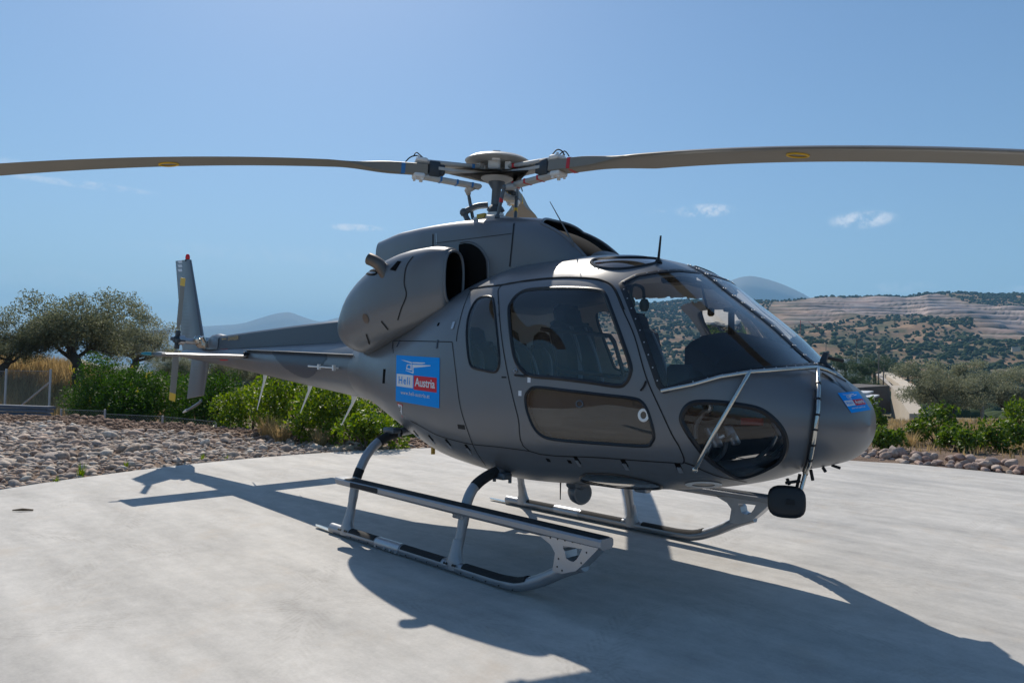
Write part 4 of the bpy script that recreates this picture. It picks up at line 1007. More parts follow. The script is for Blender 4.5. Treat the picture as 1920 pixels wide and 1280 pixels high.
# ---------------------------------------------------------------- cabin
def section_poly(x, inset=.04, zmin=None):
    zt, zb, w, zw, n1, n2 = [float(v) for v in fsec(x)]; out = []
    for a in np.linspace(-math.pi/2, math.pi*1.5, 60, endpoint=False):
        c, s = math.cos(a), math.sin(a); n = n1 if s >= 0 else n2; h = (zt-zw if s >= 0 else zw-zb)-inset; ww = w-inset
        r = (abs(c/ww)**n+abs(s/h)**n)**(-1/n); out.append((x, r*c, max(zw+r*s, zmin or -9)))
    return out
MB().add(section_poly(.44), [tuple(range(60))]).build('rear_bulkhead', M['bulkhead'], heli)
fl = []
def half_w(x, z): 
    zt, zb, w, zw, n1, n2 = [float(v) for v in fsec(x)]; n, h = (n1, zt-zw) if z >= zw else (n2, zw-zb)
    return w*max(0, 1-abs((z-zw)/h)**n)**(1/n)
xs_ = np.linspace(.45, 2.55, 22)
MB().loft([[(x, -half_w(x, .87)+.03, .87), (x, half_w(x, .87)-.03, .87), (x, half_w(x, .87)-.03, .85), (x, -half_w(x, .87)+.03, .85)] for x in xs_]).build('cabin_floor', M['greyliner'], heli, auto=30)
def seat(x, y, zs=1.12, w=.46, hb=.78, head=True):
    t = empty('seat', (0, 0, 0), parent=heli)
    MB().box((x, y, zs-.05), (.48, w, .13), bev=.045).build('cushion', M['seat'], t)
    ax = (unit((.96, 0, .26)), (0, 1, 0), unit((-.26, 0, .96)))
    MB().box((x-.30, y, zs+hb*.42), (.12, w, hb), ax, bev=.05).build('backrest', M['seat'], t)
    if head: MB().box((x-.42, y, zs+hb*.94), (.10, w*.62, .20), ax, bev=.045).build('headrest', M['seat'], t)
    MB().box((x-.02, y, zs-.18), (.36, w*.8, .16)).build('seat_base', M['dash'], t)
    for s_ in (-1, 1): MB().tube(spline([(x-.32, y+s_*.08, zs+hb*.86), (x-.22, y+s_*.10, zs+.45), (x-.14, y+s_*.16, zs+.1), (x, y+s_*.19, zs+.04)], 5), .02, 6, flat=.3).build('harness_strap', M['mast'], t)
for y in (-.44, .44): seat(1.72, y, 1.13)
for y in (-.60, -.2, .2, .60): seat(.86, y, 1.10, .36, .66)
# instrument panel: hooded binnacle and pedestal
ip = [np.array(on(0, 2.38, *q)) for q in ((1283,690),(1284,652),(1296,640),(1318,629),(1345,624),(1378,622),(1410,630),(1440,640),(1470,655),(1480,690))]
ip = np.array(ip); hood = MB(); bk = ip+np.array((.22, 0, -.10)); bk[:, 2] = np.maximum(bk[:, 2], 1.20); k = len(ip)
base = ip.copy(); base[0, 2] = base[-1, 2] = 1.0
hood.loft([ [tuple(p) for p in ip], [tuple(p) for p in (ip*.5+bk*.5+np.array((0, 0, .03)))], [tuple(p) for p in bk] ]); hood.build('instrument_hood', M['dash'], heli, auto=50)
MB().box((2.36, ip[:, 1].mean(), 1.22), (.16, (ip[:, 1].max()-ip[:, 1].min())*.92, .62), bev=.02).build('instrument_panel', M['dash'], heli)
MB().box((2.05, ip[:, 1].mean(), 1.03), (.62, .26, .30), bev=.02).build('centre_pedestal', M['dash'], heli)
gm = MB()
for y in np.linspace(ip[:, 1].min()+.1, ip[:, 1].max()-.1, 5):
    for z in (1.25, 1.40): gm.lathe([(.045, 0), (.045, .01), (.035, .012)], (2.277, y, z), (-1, 0, 0), n=16)
gm.build('dial_bezels', M['alu'], heli)
# standby compass, overhead panel, headset, map light
cp = np.array(on(0, 2.45, 1371, 632)); MB().box(cp+np.array((0, 0, .07)), (.03, .05, .20), bev=.008).box(cp+np.array((0, -.02, .18)), (.05, .10, .025), bev=.006).build('compass_stand', M['dash'], heli)
oh = np.array(on(0, 2.15, 1333, 585)); MB().box(oh, (.04, .055, .06), bev=.012).tube([oh+np.array((-.03, 0, .03)), oh+np.array((-.08, 0, .2))], .008, 6).build('standby_compass', M['dash'], heli)
MB().box((1.55, 0, 2.20), (.9, .46, .05), bev=.015).build('overhead_panel', M['liner'], heli)
MB().box((1.9, .12, 2.165), (.2, .2, .05), bev=.015).build('switch_block', M['dash'], heli)
for px in (1224, 1240):
    P = np.array(on(1, .70, px, 548)); MB().box(P, (.07, .02, .10)).build('placard_yellow', M['yellow'], heli)
hs = np.array(on(1, -.35, 1195, 565)); hsm = MB(); hsm.tube(spline([hs+np.array((0, -.08, 0)), hs+np.array((0, -.06, .1)), hs+np.array((0, .06, .1)), hs+np.array((0, .08, 0))], 6), .012, 6)
for s_ in (-1, 1): hsm.ball(hs+np.array((0, s_*.085, -.02)), .048, sc=(.9, .6, 1.1))
m_ = mat('olive_headset', (.05, .07, .035), rough=.5); M['olive'] = m_; hsm.build('headset', M['olive'], heli)
# cyclic stick, collective and pedals seen through the chin window
for y in (-.44, .44):
    MB().tube(spline([(2.0, y, .90), (2.08, y, 1.1), (2.05, y, 1.32), (2.02, y, 1.40)], 5), [.016]*14+[.026, .024], 8).build('cyclic_stick', M['dash'], heli)
    for dy in (-.11, .11):
        MB().tube(spline([(2.42, y+dy, .88), (2.52, y+dy, .97), (2.56, y+dy*.8, 1.06), (2.62, y+dy*.5, 1.10)], 5), .014, 8).build('pedal_arm', M['alu'], heli)
        MB().box((2.58, y+dy, 1.09), (.03, .09, .13), (unit((.8, 0, .5)), (0, 1, 0), unit((-.5, 0, .8))), bev=.008).build('pedal', M['alu'], heli)
cv = np.array(on(1, -.55, 1318, 775)); MB().tube(spline([cv+np.array((0, 0, .14)), cv+np.array((.05, 0, .04)), cv, cv+np.array((-.05, 0, -.08)), cv+np.array((-.05, 0, -.16))], 5), .016, 8).build('vent_hose', M['alu'], heli)
pq = [on(1, -.38, *q) for q in ((1389,783),(1430,784),(1430,797),(1389,796))]; MB().prism(pq, (0, .01, 0)).build('red_placard', M['placard'], heli, smooth=False)

# ================================================================ THE PLACE
PADC = np.array((1.64, 1.07)); PADR = 7.82
def sstep(a, lo, hi):
    t = np.clip((a-lo)/(hi-lo), 0, 1); return t*t*(3-2*t)
_nz = np.random.default_rng(5); _waves = [(_nz.normal(size=2)*k, _nz.uniform(0, 6.28), 1/k**.9) for k in (.06, .09, .15, .24, .4, .7, 1.1, 1.7) for _ in range(3)]
def wob(x, y, lo=0, hi=99):
    s = 0
    for i, (k, p, a) in enumerate(_waves):
        if lo <= i < hi: s = s+a*np.sin(k[0]*x+k[1]*y+p)
    return s
BANK = at_depth(10, 720, 33)[:2]
def gz(x, y):
    x = np.asarray(x, float); y = np.asarray(y, float)
    u = -.45*x+.893*y; v = .893*x+.45*y; r = np.hypot(x-PADC[0], y-PADC[1])
    Lf = 1-sstep(v, -4, 2)
    z = -.035+0*x
    z = z+Lf*(-.80*sstep(u, 7.3, 10.3))
    z = z+(1-Lf)*(.14*sstep(u, 7.0, 8.6)-2.6*sstep(u, 17, 44))
    z = z+Lf*(.03*sstep(u, 6.2, 7.3)*(1-sstep(u, 7.9, 9)))*(.6+.4*np.sin(v*1.7)+.25*np.sin(v*4.1))
    d = np.hypot((x-BANK[0])/7, (y-BANK[1])/7); z = z+2.1*np.exp(-d*d)
    z = z-12*sstep(r, 60, 260)-8*sstep(r, 300, 2000)
    z = z+sstep(r, 9, 16)*wob(x, y, 9)*.008+sstep(r, 60, 300)*wob(x, y, 0, 9)*.12
    return z
def ground_mat():
    m, nt, b = new_mat('dry_earth'); N = nt.nodes.new; L = nt.links.new
    tc = N('ShaderNodeTexCoord'); b.inputs['Roughness'].default_value = .95; b.inputs['Specular IOR Level'].default_value = .15
    def noise(s, d=6, r=.6):
        n = N('ShaderNodeTexNoise'); n.inputs['Scale'].default_value = s; n.inputs['Detail'].default_value = d; n.inputs['Roughness'].default_value = r; L(tc.outputs['Object'], n.inputs['Vector']); return n.outputs['Fac']
    def ramp(f, stops):
        r = N('ShaderNodeValToRGB'); L(f, r.inputs[0]); e = r.color_ramp.elements
        for i, (p, c) in enumerate(stops):
            el = e[i] if i < 2 else e.new(p); el.position = p; el.color = (*c, 1)
        return r.outputs[0]
    near = ramp(noise(1.3), [(.30, (.115, .075, .055)), (.5, (.20, .135, .10)), (.72, (.30, .225, .17))])
    fine = ramp(noise(22, 8, .7), [(.3, (.09, .062, .046)), (.7, (.33, .25, .19))])
    a = N('ShaderNodeMix'); a.data_type = 'RGBA'; a.inputs['Factor'].default_value = .5; L(near, a.inputs['A']); L(fine, a.inputs['B'])
    far = ramp(noise(.012, 9, .7), [(.34, (.075, .085, .045)), (.47, (.13, .115, .065)), (.58, (.25, .19, .115)), (.7, (.32, .25, .16))])
    g = N('ShaderNodeNewGeometry'); ln = N('ShaderNodeVectorMath'); ln.operation = 'LENGTH'; L(g.outputs['Position'], ln.inputs[0])
    mr = N('ShaderNodeMapRange'); mr.inputs['From Min'].default_value = 25; mr.inputs['From Max'].default_value = 80; L(ln.outputs['Value'], mr.inputs['Value'])
    c = N('ShaderNodeMix'); c.data_type = 'RGBA'; L(mr.outputs[0], c.inputs['Factor']); L(a.outputs['Result'], c.inputs['A']); L(far, c.inputs['B']); L(c.outputs['Result'], b.inputs['Base Color'])
    bp = N('ShaderNodeBump'); bp.inputs['Strength'].default_value = .8; bp.inputs['Distance'].default_value = .05; L(noise(30, 8, .75), bp.inputs['Height']); L(bp.outputs[0], b.inputs['Normal'])
    return m
M['earth'] = ground_mat()
def build_ground():
    na = 540; rad = np.r_[np.linspace(.0, 6, 4)[1:], np.arange(6.5, 16, .16), np.geomspace(16.2, 80, 110), np.geomspace(84, 11400, 70)]
    a = np.linspace(0, 2*np.pi, na, endpoint=False); Rr, A = np.meshgrid(rad, a, indexing='ij'); x = PADC[0]+Rr*np.cos(A); y = PADC[1]+Rr*np.sin(A); z = gz(x, y)
    z = np.where(Rr < PADR-.3, -.06, z)
    V = np.stack([x, y, z], -1).reshape(-1, 3); idx = np.arange(len(rad)*na).reshape(len(rad), na)
    F = np.stack([idx[:-1], idx[1:], np.roll(idx[1:], -1, 1), np.roll(idx[:-1], -1, 1)], -1).reshape(-1, 4)
    V = np.vstack([V, [[PADC[0], PADC[1], -.06]]]); c = len(V)-1
    cap = np.stack([np.full(na, c), idx[0], np.roll(idx[0], -1), np.full(na, c)], -1)
    Ft = np.vstack([F[:, [0, 1, 2]], F[:, [0, 2, 3]], cap[:, :3]])
    return np_mesh('ground', V, Ft, M['earth'], smooth=True, kind='structure')
build_ground()

# concrete pad with worn patches and tyre prints
def concrete():
    m, nt, b = new_mat('pad_concrete'); N = nt.nodes.new; L = nt.links.new; tc = N('ShaderNodeTexCoord')
    def noise(s, d=6, r=.6, vec=None):
        n = N('ShaderNodeTexNoise'); n.inputs['Scale'].default_value = s; n.inputs['Detail'].default_value = d; n.inputs['Roughness'].default_value = r; L(vec or tc.outputs['Object'], n.inputs['Vector']); return n.outputs['Fac']
    def math_(op, a, b_=None, clamp=False):
        n = N('ShaderNodeMath'); n.operation = op; n.use_clamp = clamp
        for i, v in enumerate((a, b_)):
            if v is None: continue
            if isinstance(v, (int, float)): n.inputs[i].default_value = v
            else: L(v, n.inputs[i])
        return n.outputs[0]
    def rng(v, a0, a1, b0=0.0, b1=1.0):
        n = N('ShaderNodeMapRange'); n.interpolation_type = 'SMOOTHSTEP'; L(v, n.inputs['Value'])
        for k, x in zip(('From Min', 'From Max', 'To Min', 'To Max'), (a0, a1, b0, b1)): n.inputs[k].default_value = x
        return n.outputs[0]
    mp = N('ShaderNodeMapping'); mp.inputs['Rotation'].default_value = (0, 0, math.radians(-38)); mp.inputs['Scale'].default_value = (.35, 1.6, 1); L(tc.outputs['Object'], mp.inputs['Vector'])
    big = noise(.55, 7, .62); streak = noise(1.5, 7, .65, mp.outputs[0]); fine = noise(55, 5, .6)
    r = N('ShaderNodeValToRGB'); e = r.color_ramp.elements; e[0].position = .37; e[0].color = (.27, .262, .248, 1); e[1].position = .62; e[1].color = (.55, .53, .495, 1)
    mid_ = noise(6.5, 9, .72); mixv = math_('ADD', math_('ADD', math_('MULTIPLY', big, .30), math_('MULTIPLY', mid_, .22)), math_('ADD', math_('MULTIPLY', streak, .38), math_('MULTIPLY', fine, .10))); L(mixv, r.inputs[0])
    # tyre prints: bands along wide arcs, broken into tread blocks
    sx = N('ShaderNodeSeparateXYZ'); L(tc.outputs['Object'], sx.inputs[0]); X, Y = sx.outputs[0], sx.outputs[1]
    tot = None
    for cx, cy, rad, wd, st in ((-9.0, -16.0, 15.2, .14, .55), (-9.0, -16.0, 16.9, .14, .45), (-13, -14, 16.6, .13, .5), (-13, -14, 14.7, .13, .4), (14, -9, 14.9, .14, .6), (14, -9, 13.3, .14, .45), (9.5, 12, 11.2, .13, .5), (9.5, 12, 9.6, .13, .4), (-4, -20, 20.6, .12, .35), (2.5, -11, 9.4, .13, .6), (2.5, -11, 10.9, .13, .5), (16, 4, 14.6, .13, .55), (16, 4, 13.0, .13, .4), (-6, 9, 9.2, .12, .45)):
        dx = math_('SUBTRACT', X, cx); dy = math_('SUBTRACT', Y, cy); d = math_('SQRT', math_('ADD', math_('MULTIPLY', dx, dx), math_('MULTIPLY', dy, dy)))
        e_ = math_('ABSOLUTE', math_('SUBTRACT', d, rad)); band = rng(e_, wd*.85, wd, 1, 0)
        ang = math_('MULTIPLY', math_('ARCTAN2', dy, dx), rad)
        chev = math_('ADD', math_('MULTIPLY', ang, 12.0), math_('MULTIPLY', e_, 26.0)); saw = math_('FRACT', chev); blk = rng(saw, .30, .65)
        mid = rng(e_, .012, .02); t = math_('MULTIPLY', math_('MULTIPLY', band, math_('MULTIPLY', math_('ADD', math_('MULTIPLY', blk, .75), .25), mid)), st); tot = t if tot is None else math_('MAXIMUM', tot, t)
    brk = rng(noise(1.1, 4, .6), .40, .62); tot = math_('MULTIPLY', tot, math_('MULTIPLY', brk, rng(noise(14, 6, .75), .38, .60)))
    dk = N('ShaderNodeMix'); dk.data_type = 'RGBA'; L(math_('MULTIPLY', tot, .55), dk.inputs['Factor']); L(r.outputs[0], dk.inputs['A']); dk.inputs['B'].default_value = (.21, .19, .165, 1)
    st_ = rng(noise(1.7, 8, .72), .52, .72); d2 = N('ShaderNodeMix'); d2.data_type = 'RGBA'; L(math_('MULTIPLY', st_, .5), d2.inputs['Factor']); L(dk.outputs['Result'], d2.inputs['A']); d2.inputs['B'].default_value = (.40, .345, .285, 1)
    L(d2.outputs['Result'], b.inputs['Base Color']); b.inputs['Roughness'].default_value = .78; b.inputs['Specular IOR Level'].default_value = .3
    L(rng(big, .3, .7, .62, .88), b.inputs['Roughness'])
    bp = N('ShaderNodeBump'); bp.inputs['Strength'].default_value = .25; bp.inputs['Distance'].default_value = .004; L(math_('ADD', noise(120, 6, .7), math_('MULTIPLY', tot, .6)), bp.inputs['Height']); L(bp.outputs[0], b.inputs['Normal'])
    return m
pad = MB()
R = [[(PADC[0]+rr*(1+.0015*math.sin(7*a)+.001*math.sin(23*a))*math.cos(a), PADC[1]+rr*(1+.0015*math.sin(7*a))*math.sin(a), z) for a in np.linspace(0, 2*math.pi, 180, endpoint=False)] for rr, z in ((PADR, -.12), (PADR, -.012), (PADR-.015, 0), (.5, 0))]
pad.loft(R); M['concrete'] = concrete(); pd = pad.build('landing_pad', M['concrete'], auto=30, kind='structure')
MB().box((4.0, -15.4, -.075), (30, 21.4, .13)).build('apron', M['concrete'], smooth=False, kind='structure')
stick = oz = on(2, .012, 42, 956); tag(MB().tube([stick+np.array((-.06, -.07, 0)), stick+np.array((0, 0, .006)), stick+np.array((.05, .08, 0))], [.006, .014, .008], 7).build('dry_leaf', mat('curled_leaf', (.11, .07, .035), .8)), 'curled brown dry leaf lying alone on the open concrete', 'leaf')

# ---------------------------------------------------------------- stones
def ico(sub=1):
    bm = bmesh.new(); bmesh.ops.create_icosphere(bm, subdivisions=sub, radius=1.0)
    V = np.array([v.co for v in bm.verts]); F = np.array([[v.index for v in f.verts] for f in bm.faces]); bm.free(); return V, F
ICO1, ICO2, ICO3 = ico(1), ico(2), ico(3)
def rock_shape(rng, base, flat=.62, lump=.22, cuts=5):
    V = base[0].copy(); n = 0
    for k in range(4):
        d = unit(rng.normal(size=3)); V += np.outer(np.sin(V@d*rng.uniform(1.2, 2.6)+rng.uniform(0, 6)), d)*lump*.5
    for k in range(cuts):
        d = unit(rng.normal(size=3)); h = rng.uniform(.62, .85) if cuts < 9 else rng.uniform(.48, .78); e = V@d-h; V -= np.outer(np.where(e > 0, e*.8, 0), d)
    return V*np.array((1, rng.uniform(.7, .95), flat))
def stone_mat(name, cols, bump=.5):
    m, nt, b = new_mat(name); N = nt.nodes.new; L = nt.links.new
    g = N('ShaderNodeNewGeometry'); oi = N('ShaderNodeObjectInfo'); ad = N('ShaderNodeMath'); L(g.outputs['Random Per Island'], ad.inputs[0]); L(oi.outputs['Random'], ad.inputs[1]); fr_ = N('ShaderNodeMath'); fr_.operation = 'FRACT'; L(ad.outputs[0], fr_.inputs[0])
    r = N('ShaderNodeValToRGB'); L(fr_.outputs[0], r.inputs[0]); e = r.color_ramp.elements
    for i, c in enumerate(cols):
        el = e[i] if i < 2 else e.new(1); el.position = i/(len(cols)-1); el.color = (*c, 1)
    tc = N('ShaderNodeTexCoord'); n = N('ShaderNodeTexNoise'); n.inputs['Scale'].default_value = 18; n.inputs['Detail'].default_value = 7; L(g.outputs['Position'], n.inputs['Vector'])
    mr = N('ShaderNodeMapRange'); mr.inputs['From Min'].default_value = .3; mr.inputs['From Max'].default_value = .7; mr.inputs['To Min'].default_value = .68; mr.inputs['To Max'].default_value = 1.25; L(n.outputs['Fac'], mr.inputs['Value'])
    mx = N('ShaderNodeVectorMath'); mx.operation = 'SCALE'; L(r.outputs[0], mx.inputs[0]); L(mr.outputs[0], mx.inputs['Scale']); L(mx.outputs[0], b.inputs['Base Color'])
    b.inputs['Roughness'].default_value = .85; b.inputs['Specular IOR Level'].default_value = .25
    bp = N('ShaderNodeBump'); bp.inputs['Strength'].default_value = bump; bp.inputs['Distance'].default_value = .02; L(n.outputs['Fac'], bp.inputs['Height']); L(bp.outputs[0], b.inputs['Normal'])
    return m
M['pebble'] = stone_mat('river_pebble', [(.27, .21, .165), (.41, .32, .25), (.33, .27, .23), (.52, .43, .345), (.45, .325, .25), (.60, .54, .46), (.27, .19, .15), (.39, .34, .30)])
M['rock'] = stone_mat('border_rock', [(.28, .19, .16), (.38, .27, .22), (.42, .34, .29), (.31, .24, .21), (.46, .37, .30)])
def rotz(V, a): c, s = np.cos(a), np.sin(a); return np.stack([V[..., 0]*c-V[..., 1]*s, V[..., 0]*s+V[..., 1]*c, V[..., 2]], -1)
def pebbles():
    rng = np.random.default_rng(21); pts = []
    # loose bed between the pad edge and the earth rim
    xs = np.arange(-22, 3, .11); ys = np.arange(-12, 12, .11)
    X, Y = np.meshgrid(xs, ys); X = (X+rng.uniform(-.05, .05, X.shape)).ravel(); Y = (Y+rng.uniform(-.05, .05, Y.shape)).ravel()
    r = np.hypot(X-PADC[0], Y-PADC[1]); u = -.45*X+.893*Y; v = .893*X+.45*Y
    edge = 6.15+.22*np.sin(v*1.3)+.12*np.sin(v*3.7)
    px = project(np.stack([X, Y, 0*X], -1)); dep = (np.stack([X, Y, 0*X], -1)-CAM)@FW
    k = (r > PADR+.03) & (u < edge) & (v < .8) & (dep > 4) & (px[:, 0] > -160) & (px[:, 0] < 930)
    X, Y, r = X[k], Y[k], r[k]; dep = dep[k]
    size = rng.gamma(4.5, .0150, len(X))*(1+.10*sstep(r, 8, 14)); size = np.clip(size, .032, .19)
    # a course of bigger cobbles runs through the bed
    course = np.abs((r-(PADR+2.4))-.25*np.sin(Y*.8)) < .13; size[course] = rng.uniform(.10, .19, course.sum())
    keep = rng.random(len(X)) < np.clip(.0115/(size**2*1.35), 0, 1); X, Y, r, size, dep = X[keep], Y[keep], r[keep], size[keep], dep[keep]
    z = gz(X, Y)+size*.20*rng.uniform(.2, 1.2, len(X)); app = size/dep
    order = np.argsort(-app); big = order[:300]; rest = order[300:]
    bed = empty('pebble_bed'); bed['kind'] = 'structure'
    shapes = []
    for j in range(8):
        Vv = rock_shape(rng, ICO1 if j % 2 else ICO2, .58, .26, 7); me = bpy.data.meshes.new('pebble'); me.from_pydata(Vv.tolist(), [], ICO1[1].tolist() if j % 2 else ICO2[1].tolist()); me.materials.append(M['pebble']); smooth_mesh(me, 75); shapes.append(me)
    for i in big:
        o = bpy.data.objects.new('pebble', shapes[rng.integers(8)]); COL.objects.link(o); o.parent = bed
        o.location = (X[i], Y[i], z[i]); o.rotation_euler = (rng.normal()*.22, rng.normal()*.22, rng.uniform(0, 6.28)); s = size[i]; o.scale = (s, s*rng.uniform(.75, 1), s*rng.uniform(.8, 1.15))
    VV, FF, off = [], [], 0; bank = [rock_shape(rng, ICO1, .58, .26, 7) for _ in range(14)]
    for i in rest:
        V = bank[rng.integers(14)]*np.array((1, rng.uniform(.7, 1), rng.uniform(.7, 1.1)))*size[i]; t = rng.normal()*.2; V = np.stack([V[:, 0], V[:, 1]*math.cos(t)-V[:, 2]*math.sin(t), V[:, 1]*math.sin(t)+V[:, 2]*math.cos(t)], -1)
        VV.append(rotz(V, rng.uniform(0, 6.28))+np.array((X[i], Y[i], z[i]))); FF.append(ICO1[1]+off); off += len(V)
    np_mesh('pebbles', np.vstack(VV), np.vstack(FF), M['pebble'], bed, smooth=True, kind='stuff', auto=75)
    return len(X)
NPEB = pebbles()
def clods():
    rng = np.random.default_rng(33); n = 7000; v = rng.uniform(-19, .5, n); u = rng.uniform(5.9, 8.9, n); X = -.45*u+.893*v; Y = .893*u+.45*v; r = np.hypot(X-PADC[0], Y-PADC[1]); k = r > PADR+.1; X, Y = X[k], Y[k]
    size = rng.gamma(2.2, .013, len(X))+.012; VV, FF, off = [], [], 0; bank = [rock_shape(rng, ICO1, .7, .35) for _ in range(10)]
    for x, y, z, s_ in zip(X, Y, gz(X, Y), size): V = rotz(bank[rng.integers(10)], rng.uniform(0, 6.28))*s_+np.array((x, y, z+s_*.2)); VV.append(V); FF.append(ICO1[1]+off); off += len(V)
    tag(np_mesh('soil_clods', np.vstack(VV), np.vstack(FF), stone_mat('soil_clod', [(.16, .095, .065), (.24, .15, .10), (.20, .125, .085), (.31, .21, .15)]), kind='stuff'), 'loose reddish soil clods along the rim of the pebble bed', 'soil')
clods()
def stone_border():
    rng = np.random.default_rng(9); root = empty('stone_border', (PADC[0], PADC[1]+PADR, 0))
    tag(root, 'low row of reddish grey field stones edging the pad below the shrubs', 'stone edging')
    shapes = []
    for j in range(10):
        V = rock_shape(rng, ICO3, rng.uniform(.7, .9), .3, 13); me = bpy.data.meshes.new('stone'); me.from_pydata(V.tolist(), [], ICO3[1].tolist()); me.materials.append(M['rock']); smooth_mesh(me, 28); shapes.append(me)
    def put(a, rr, s, zz):
        o = bpy.data.objects.new('stone', shapes[rng.integers(10)]); COL.objects.link(o); o.parent = root
        p = np.array((PADC[0]+rr*math.cos(a), PADC[1]+rr*math.sin(a), zz))-np.array(root.location)
        o.location = p; o.rotation_euler = (rng.normal()*.25, rng.normal()*.25, rng.uniform(0, 6.28)); o.scale = (s, s*rng.uniform(.75, 1), s*rng.uniform(.75, 1.05))
    a = math.radians(55)
    while a < math.radians(116):
        for rr, s0, s1, zz, pr in ((PADR+.09, .06, .11, .015, 1), (PADR+.25, .085, .14, .06, 1), (PADR+.43, .10, .17, .12, 1), (PADR+.18, .04, .07, .02, .4)):
            if rng.random() < pr: put(a+rng.normal()*.006, rr+rng.normal()*.03, rng.uniform(s0, s1), zz+rng.normal()*.015)
        a += rng.uniform(.0155, .021)
stone_border()

# ---------------------------------------------------------------- plants
def leaves(C, size, asp, rng, up=.35, out=None, fold=.25):
    """one bent two-triangle-pair leaf at each centre C"""
    n = len(C); d = rng.normal(size=(n, 3)); 
    if out is not None: d = d+out*1.2
    d[:, 2] += up; d = unit(d); s = unit(np.cross(d, rng.normal(size=(n, 3)))); nn = np.cross(d, s); L = size*rng.uniform(.65, 1.25, n)[:, None]; W = L*asp
    V = np.stack([C-d*L*.5, C+s*W*.5+nn*W*fold, C+d*L*.5, C-s*W*.5+nn*W*fold], 1)
    V = V.reshape(-1, 3); b = np.arange(n)[:, None]*4; F = np.concatenate([b+np.array([0, 1, 2]), b+np.array([0, 2, 3])], 0)
    return V, F
M['bark'] = mat('olive_bark', (.075, .060, .047), rough=.95, var=.35, scale=9, bump=.9, bscale=14)
M['twig'] = mat('brown_twig', (.10, .075, .055), rough=.9, var=.25)
LM = {
 'olive': leaf_mat('olive_leaf', (.085, .10, .052), (.235, .245, .155), .30, .6, .2),
 'olive2': leaf_mat('olive_leaf_grey', (.125, .14, .082), (.32, .325, .225), .30, .6, .2),
 'dark': leaf_mat('dark_shrub_leaf', (.022, .055, .008), (.080, .160, .020), .28, .55, .2),
 'fig': leaf_mat('bright_shrub_leaf', (.055, .115, .014), (.21, .27, .035), .36, .45, .25),
 'pistachio': leaf_mat('glossy_shrub_leaf', (.042, .090, .014), (.15, .205, .035), .34, .45, .25),
 'grey': leaf_mat('broom_leaf', (.06, .09, .035), (.13, .16, .07), .25),
 'pine': leaf_mat('pine_leaf', (.030, .060, .022), (.075, .115, .045), .2),
 'flower': leaf_mat('yellow_flower', (.42, .36, .02), (.60, .50, .03), .3),
 'straw': leaf_mat('dry_straw', (.27, .195, .10), (.46, .35, .19), .3, .7, .2),
}
def branch(mb, p, d, L, r, depth, rng, tips, spread=.75, segs=4, gn=.22):
    pts = [p]; q = p.copy(); dd = d.copy()
    for i in range(segs):
        dd = unit(dd+rng.normal(size=3)*gn+np.array((0, 0, .05))); q = q+dd*L/segs; pts.append(q)
    rr = np.linspace(r, r*.6, len(pts)); mb.tube(pts, rr, 7 if r > .03 else 5)
    if depth == 0: tips.append((q, dd)); return
    for k in range(rng.integers(2, 4)):
        nd = unit(dd+rng.normal(size=3)*spread); nd[2] = abs(nd[2])*.6+.05; branch(mb, pts[-1 if k == 0 else rng.integers(2, len(pts))], unit(nd), L*rng.uniform(.55, .85), r*.6, depth-1, rng, tips, spread, segs, gn)
    if depth <= 1: tips.append((q, dd))
def olive_tree(seed, h=4.3, w=3.4, nleaf=9000, lean=(0, 0), lm='olive', name='olive_tree', lsize=.12, low=.32):
    rng = np.random.default_rng(seed); root = empty(name); mb = MB(); tips = []
    t0 = np.array((0, 0, -.3)); pts = spline([t0, (lean[0]*.15, lean[1]*.15, h*.13), (lean[0]*.5+.1, lean[1]*.5-.05, h*.24), (lean[0], lean[1], h*.33)], 4)
    mb.tube(pts, np.linspace(.24, .15, len(pts))*h/4.3*(1+.12*np.sin(np.arange(len(pts))*2.1)), 10); top = pts[-1]
    for k in range(5):
        a = k*2*math.pi/5+rng.uniform(-.4, .4); branch(mb, top-np.array((0, 0, rng.uniform(0, .25))), unit((math.cos(a), math.sin(a), rng.uniform(.35, 1.0))), h*.23, .085*h/4.3, 2, rng, tips)
    mb.build('trunk', M['bark'], root, auto=60)
    # crown: uneven clumps of leaves on the branch ends and over a broken outline
    cs = [t for t, _ in tips]; cc = []
    for k in range(int(34)):
        d = unit(rng.normal(size=3)); d[2] = d[2]*.8+.15; f = rng.uniform(.55, 1.0); c = np.array((lean[0]*.8+d[0]*w/2*f, lean[1]*.8+d[1]*w/2*f, h*(.5+low)/1.0*.78+d[2]*h*(.5-low*.5)*f)); cc.append(c)
    cc = np.array(cc+[np.array(c) for c in cs]); cc[:, 2] = np.clip(cc[:, 2], h*low, h*.98)
    rad = rng.uniform(.26, .56, len(cc))*h/4.3; wgt = rad**2; wgt = wgt/wgt.sum()
    ids = rng.choice(len(cc), nleaf, p=wgt); d = unit(rng.normal(size=(nleaf, 3))); r = rad[ids]*rng.random(nleaf)**.45*1.12; P = cc[ids]+d*r[:, None]*np.array((1.15, 1.15, .85))
    V, F = leaves(P, lsize*h/4.3, .34, rng, .25, d*.5); np_mesh('crown', V, F, LM[lm], root); return root
def place(o, px, py, D, label, cat, group=None, rz=0.0, sc=1.0, zoff=0.0):
    p = at_depth(px, py, D); o.location = (p[0], p[1], float(gz(p[0], p[1]))+zoff); o.rotation_euler = (0, 0, rz); o.scale = (sc, sc, sc); tag(o, label, cat, group); return o
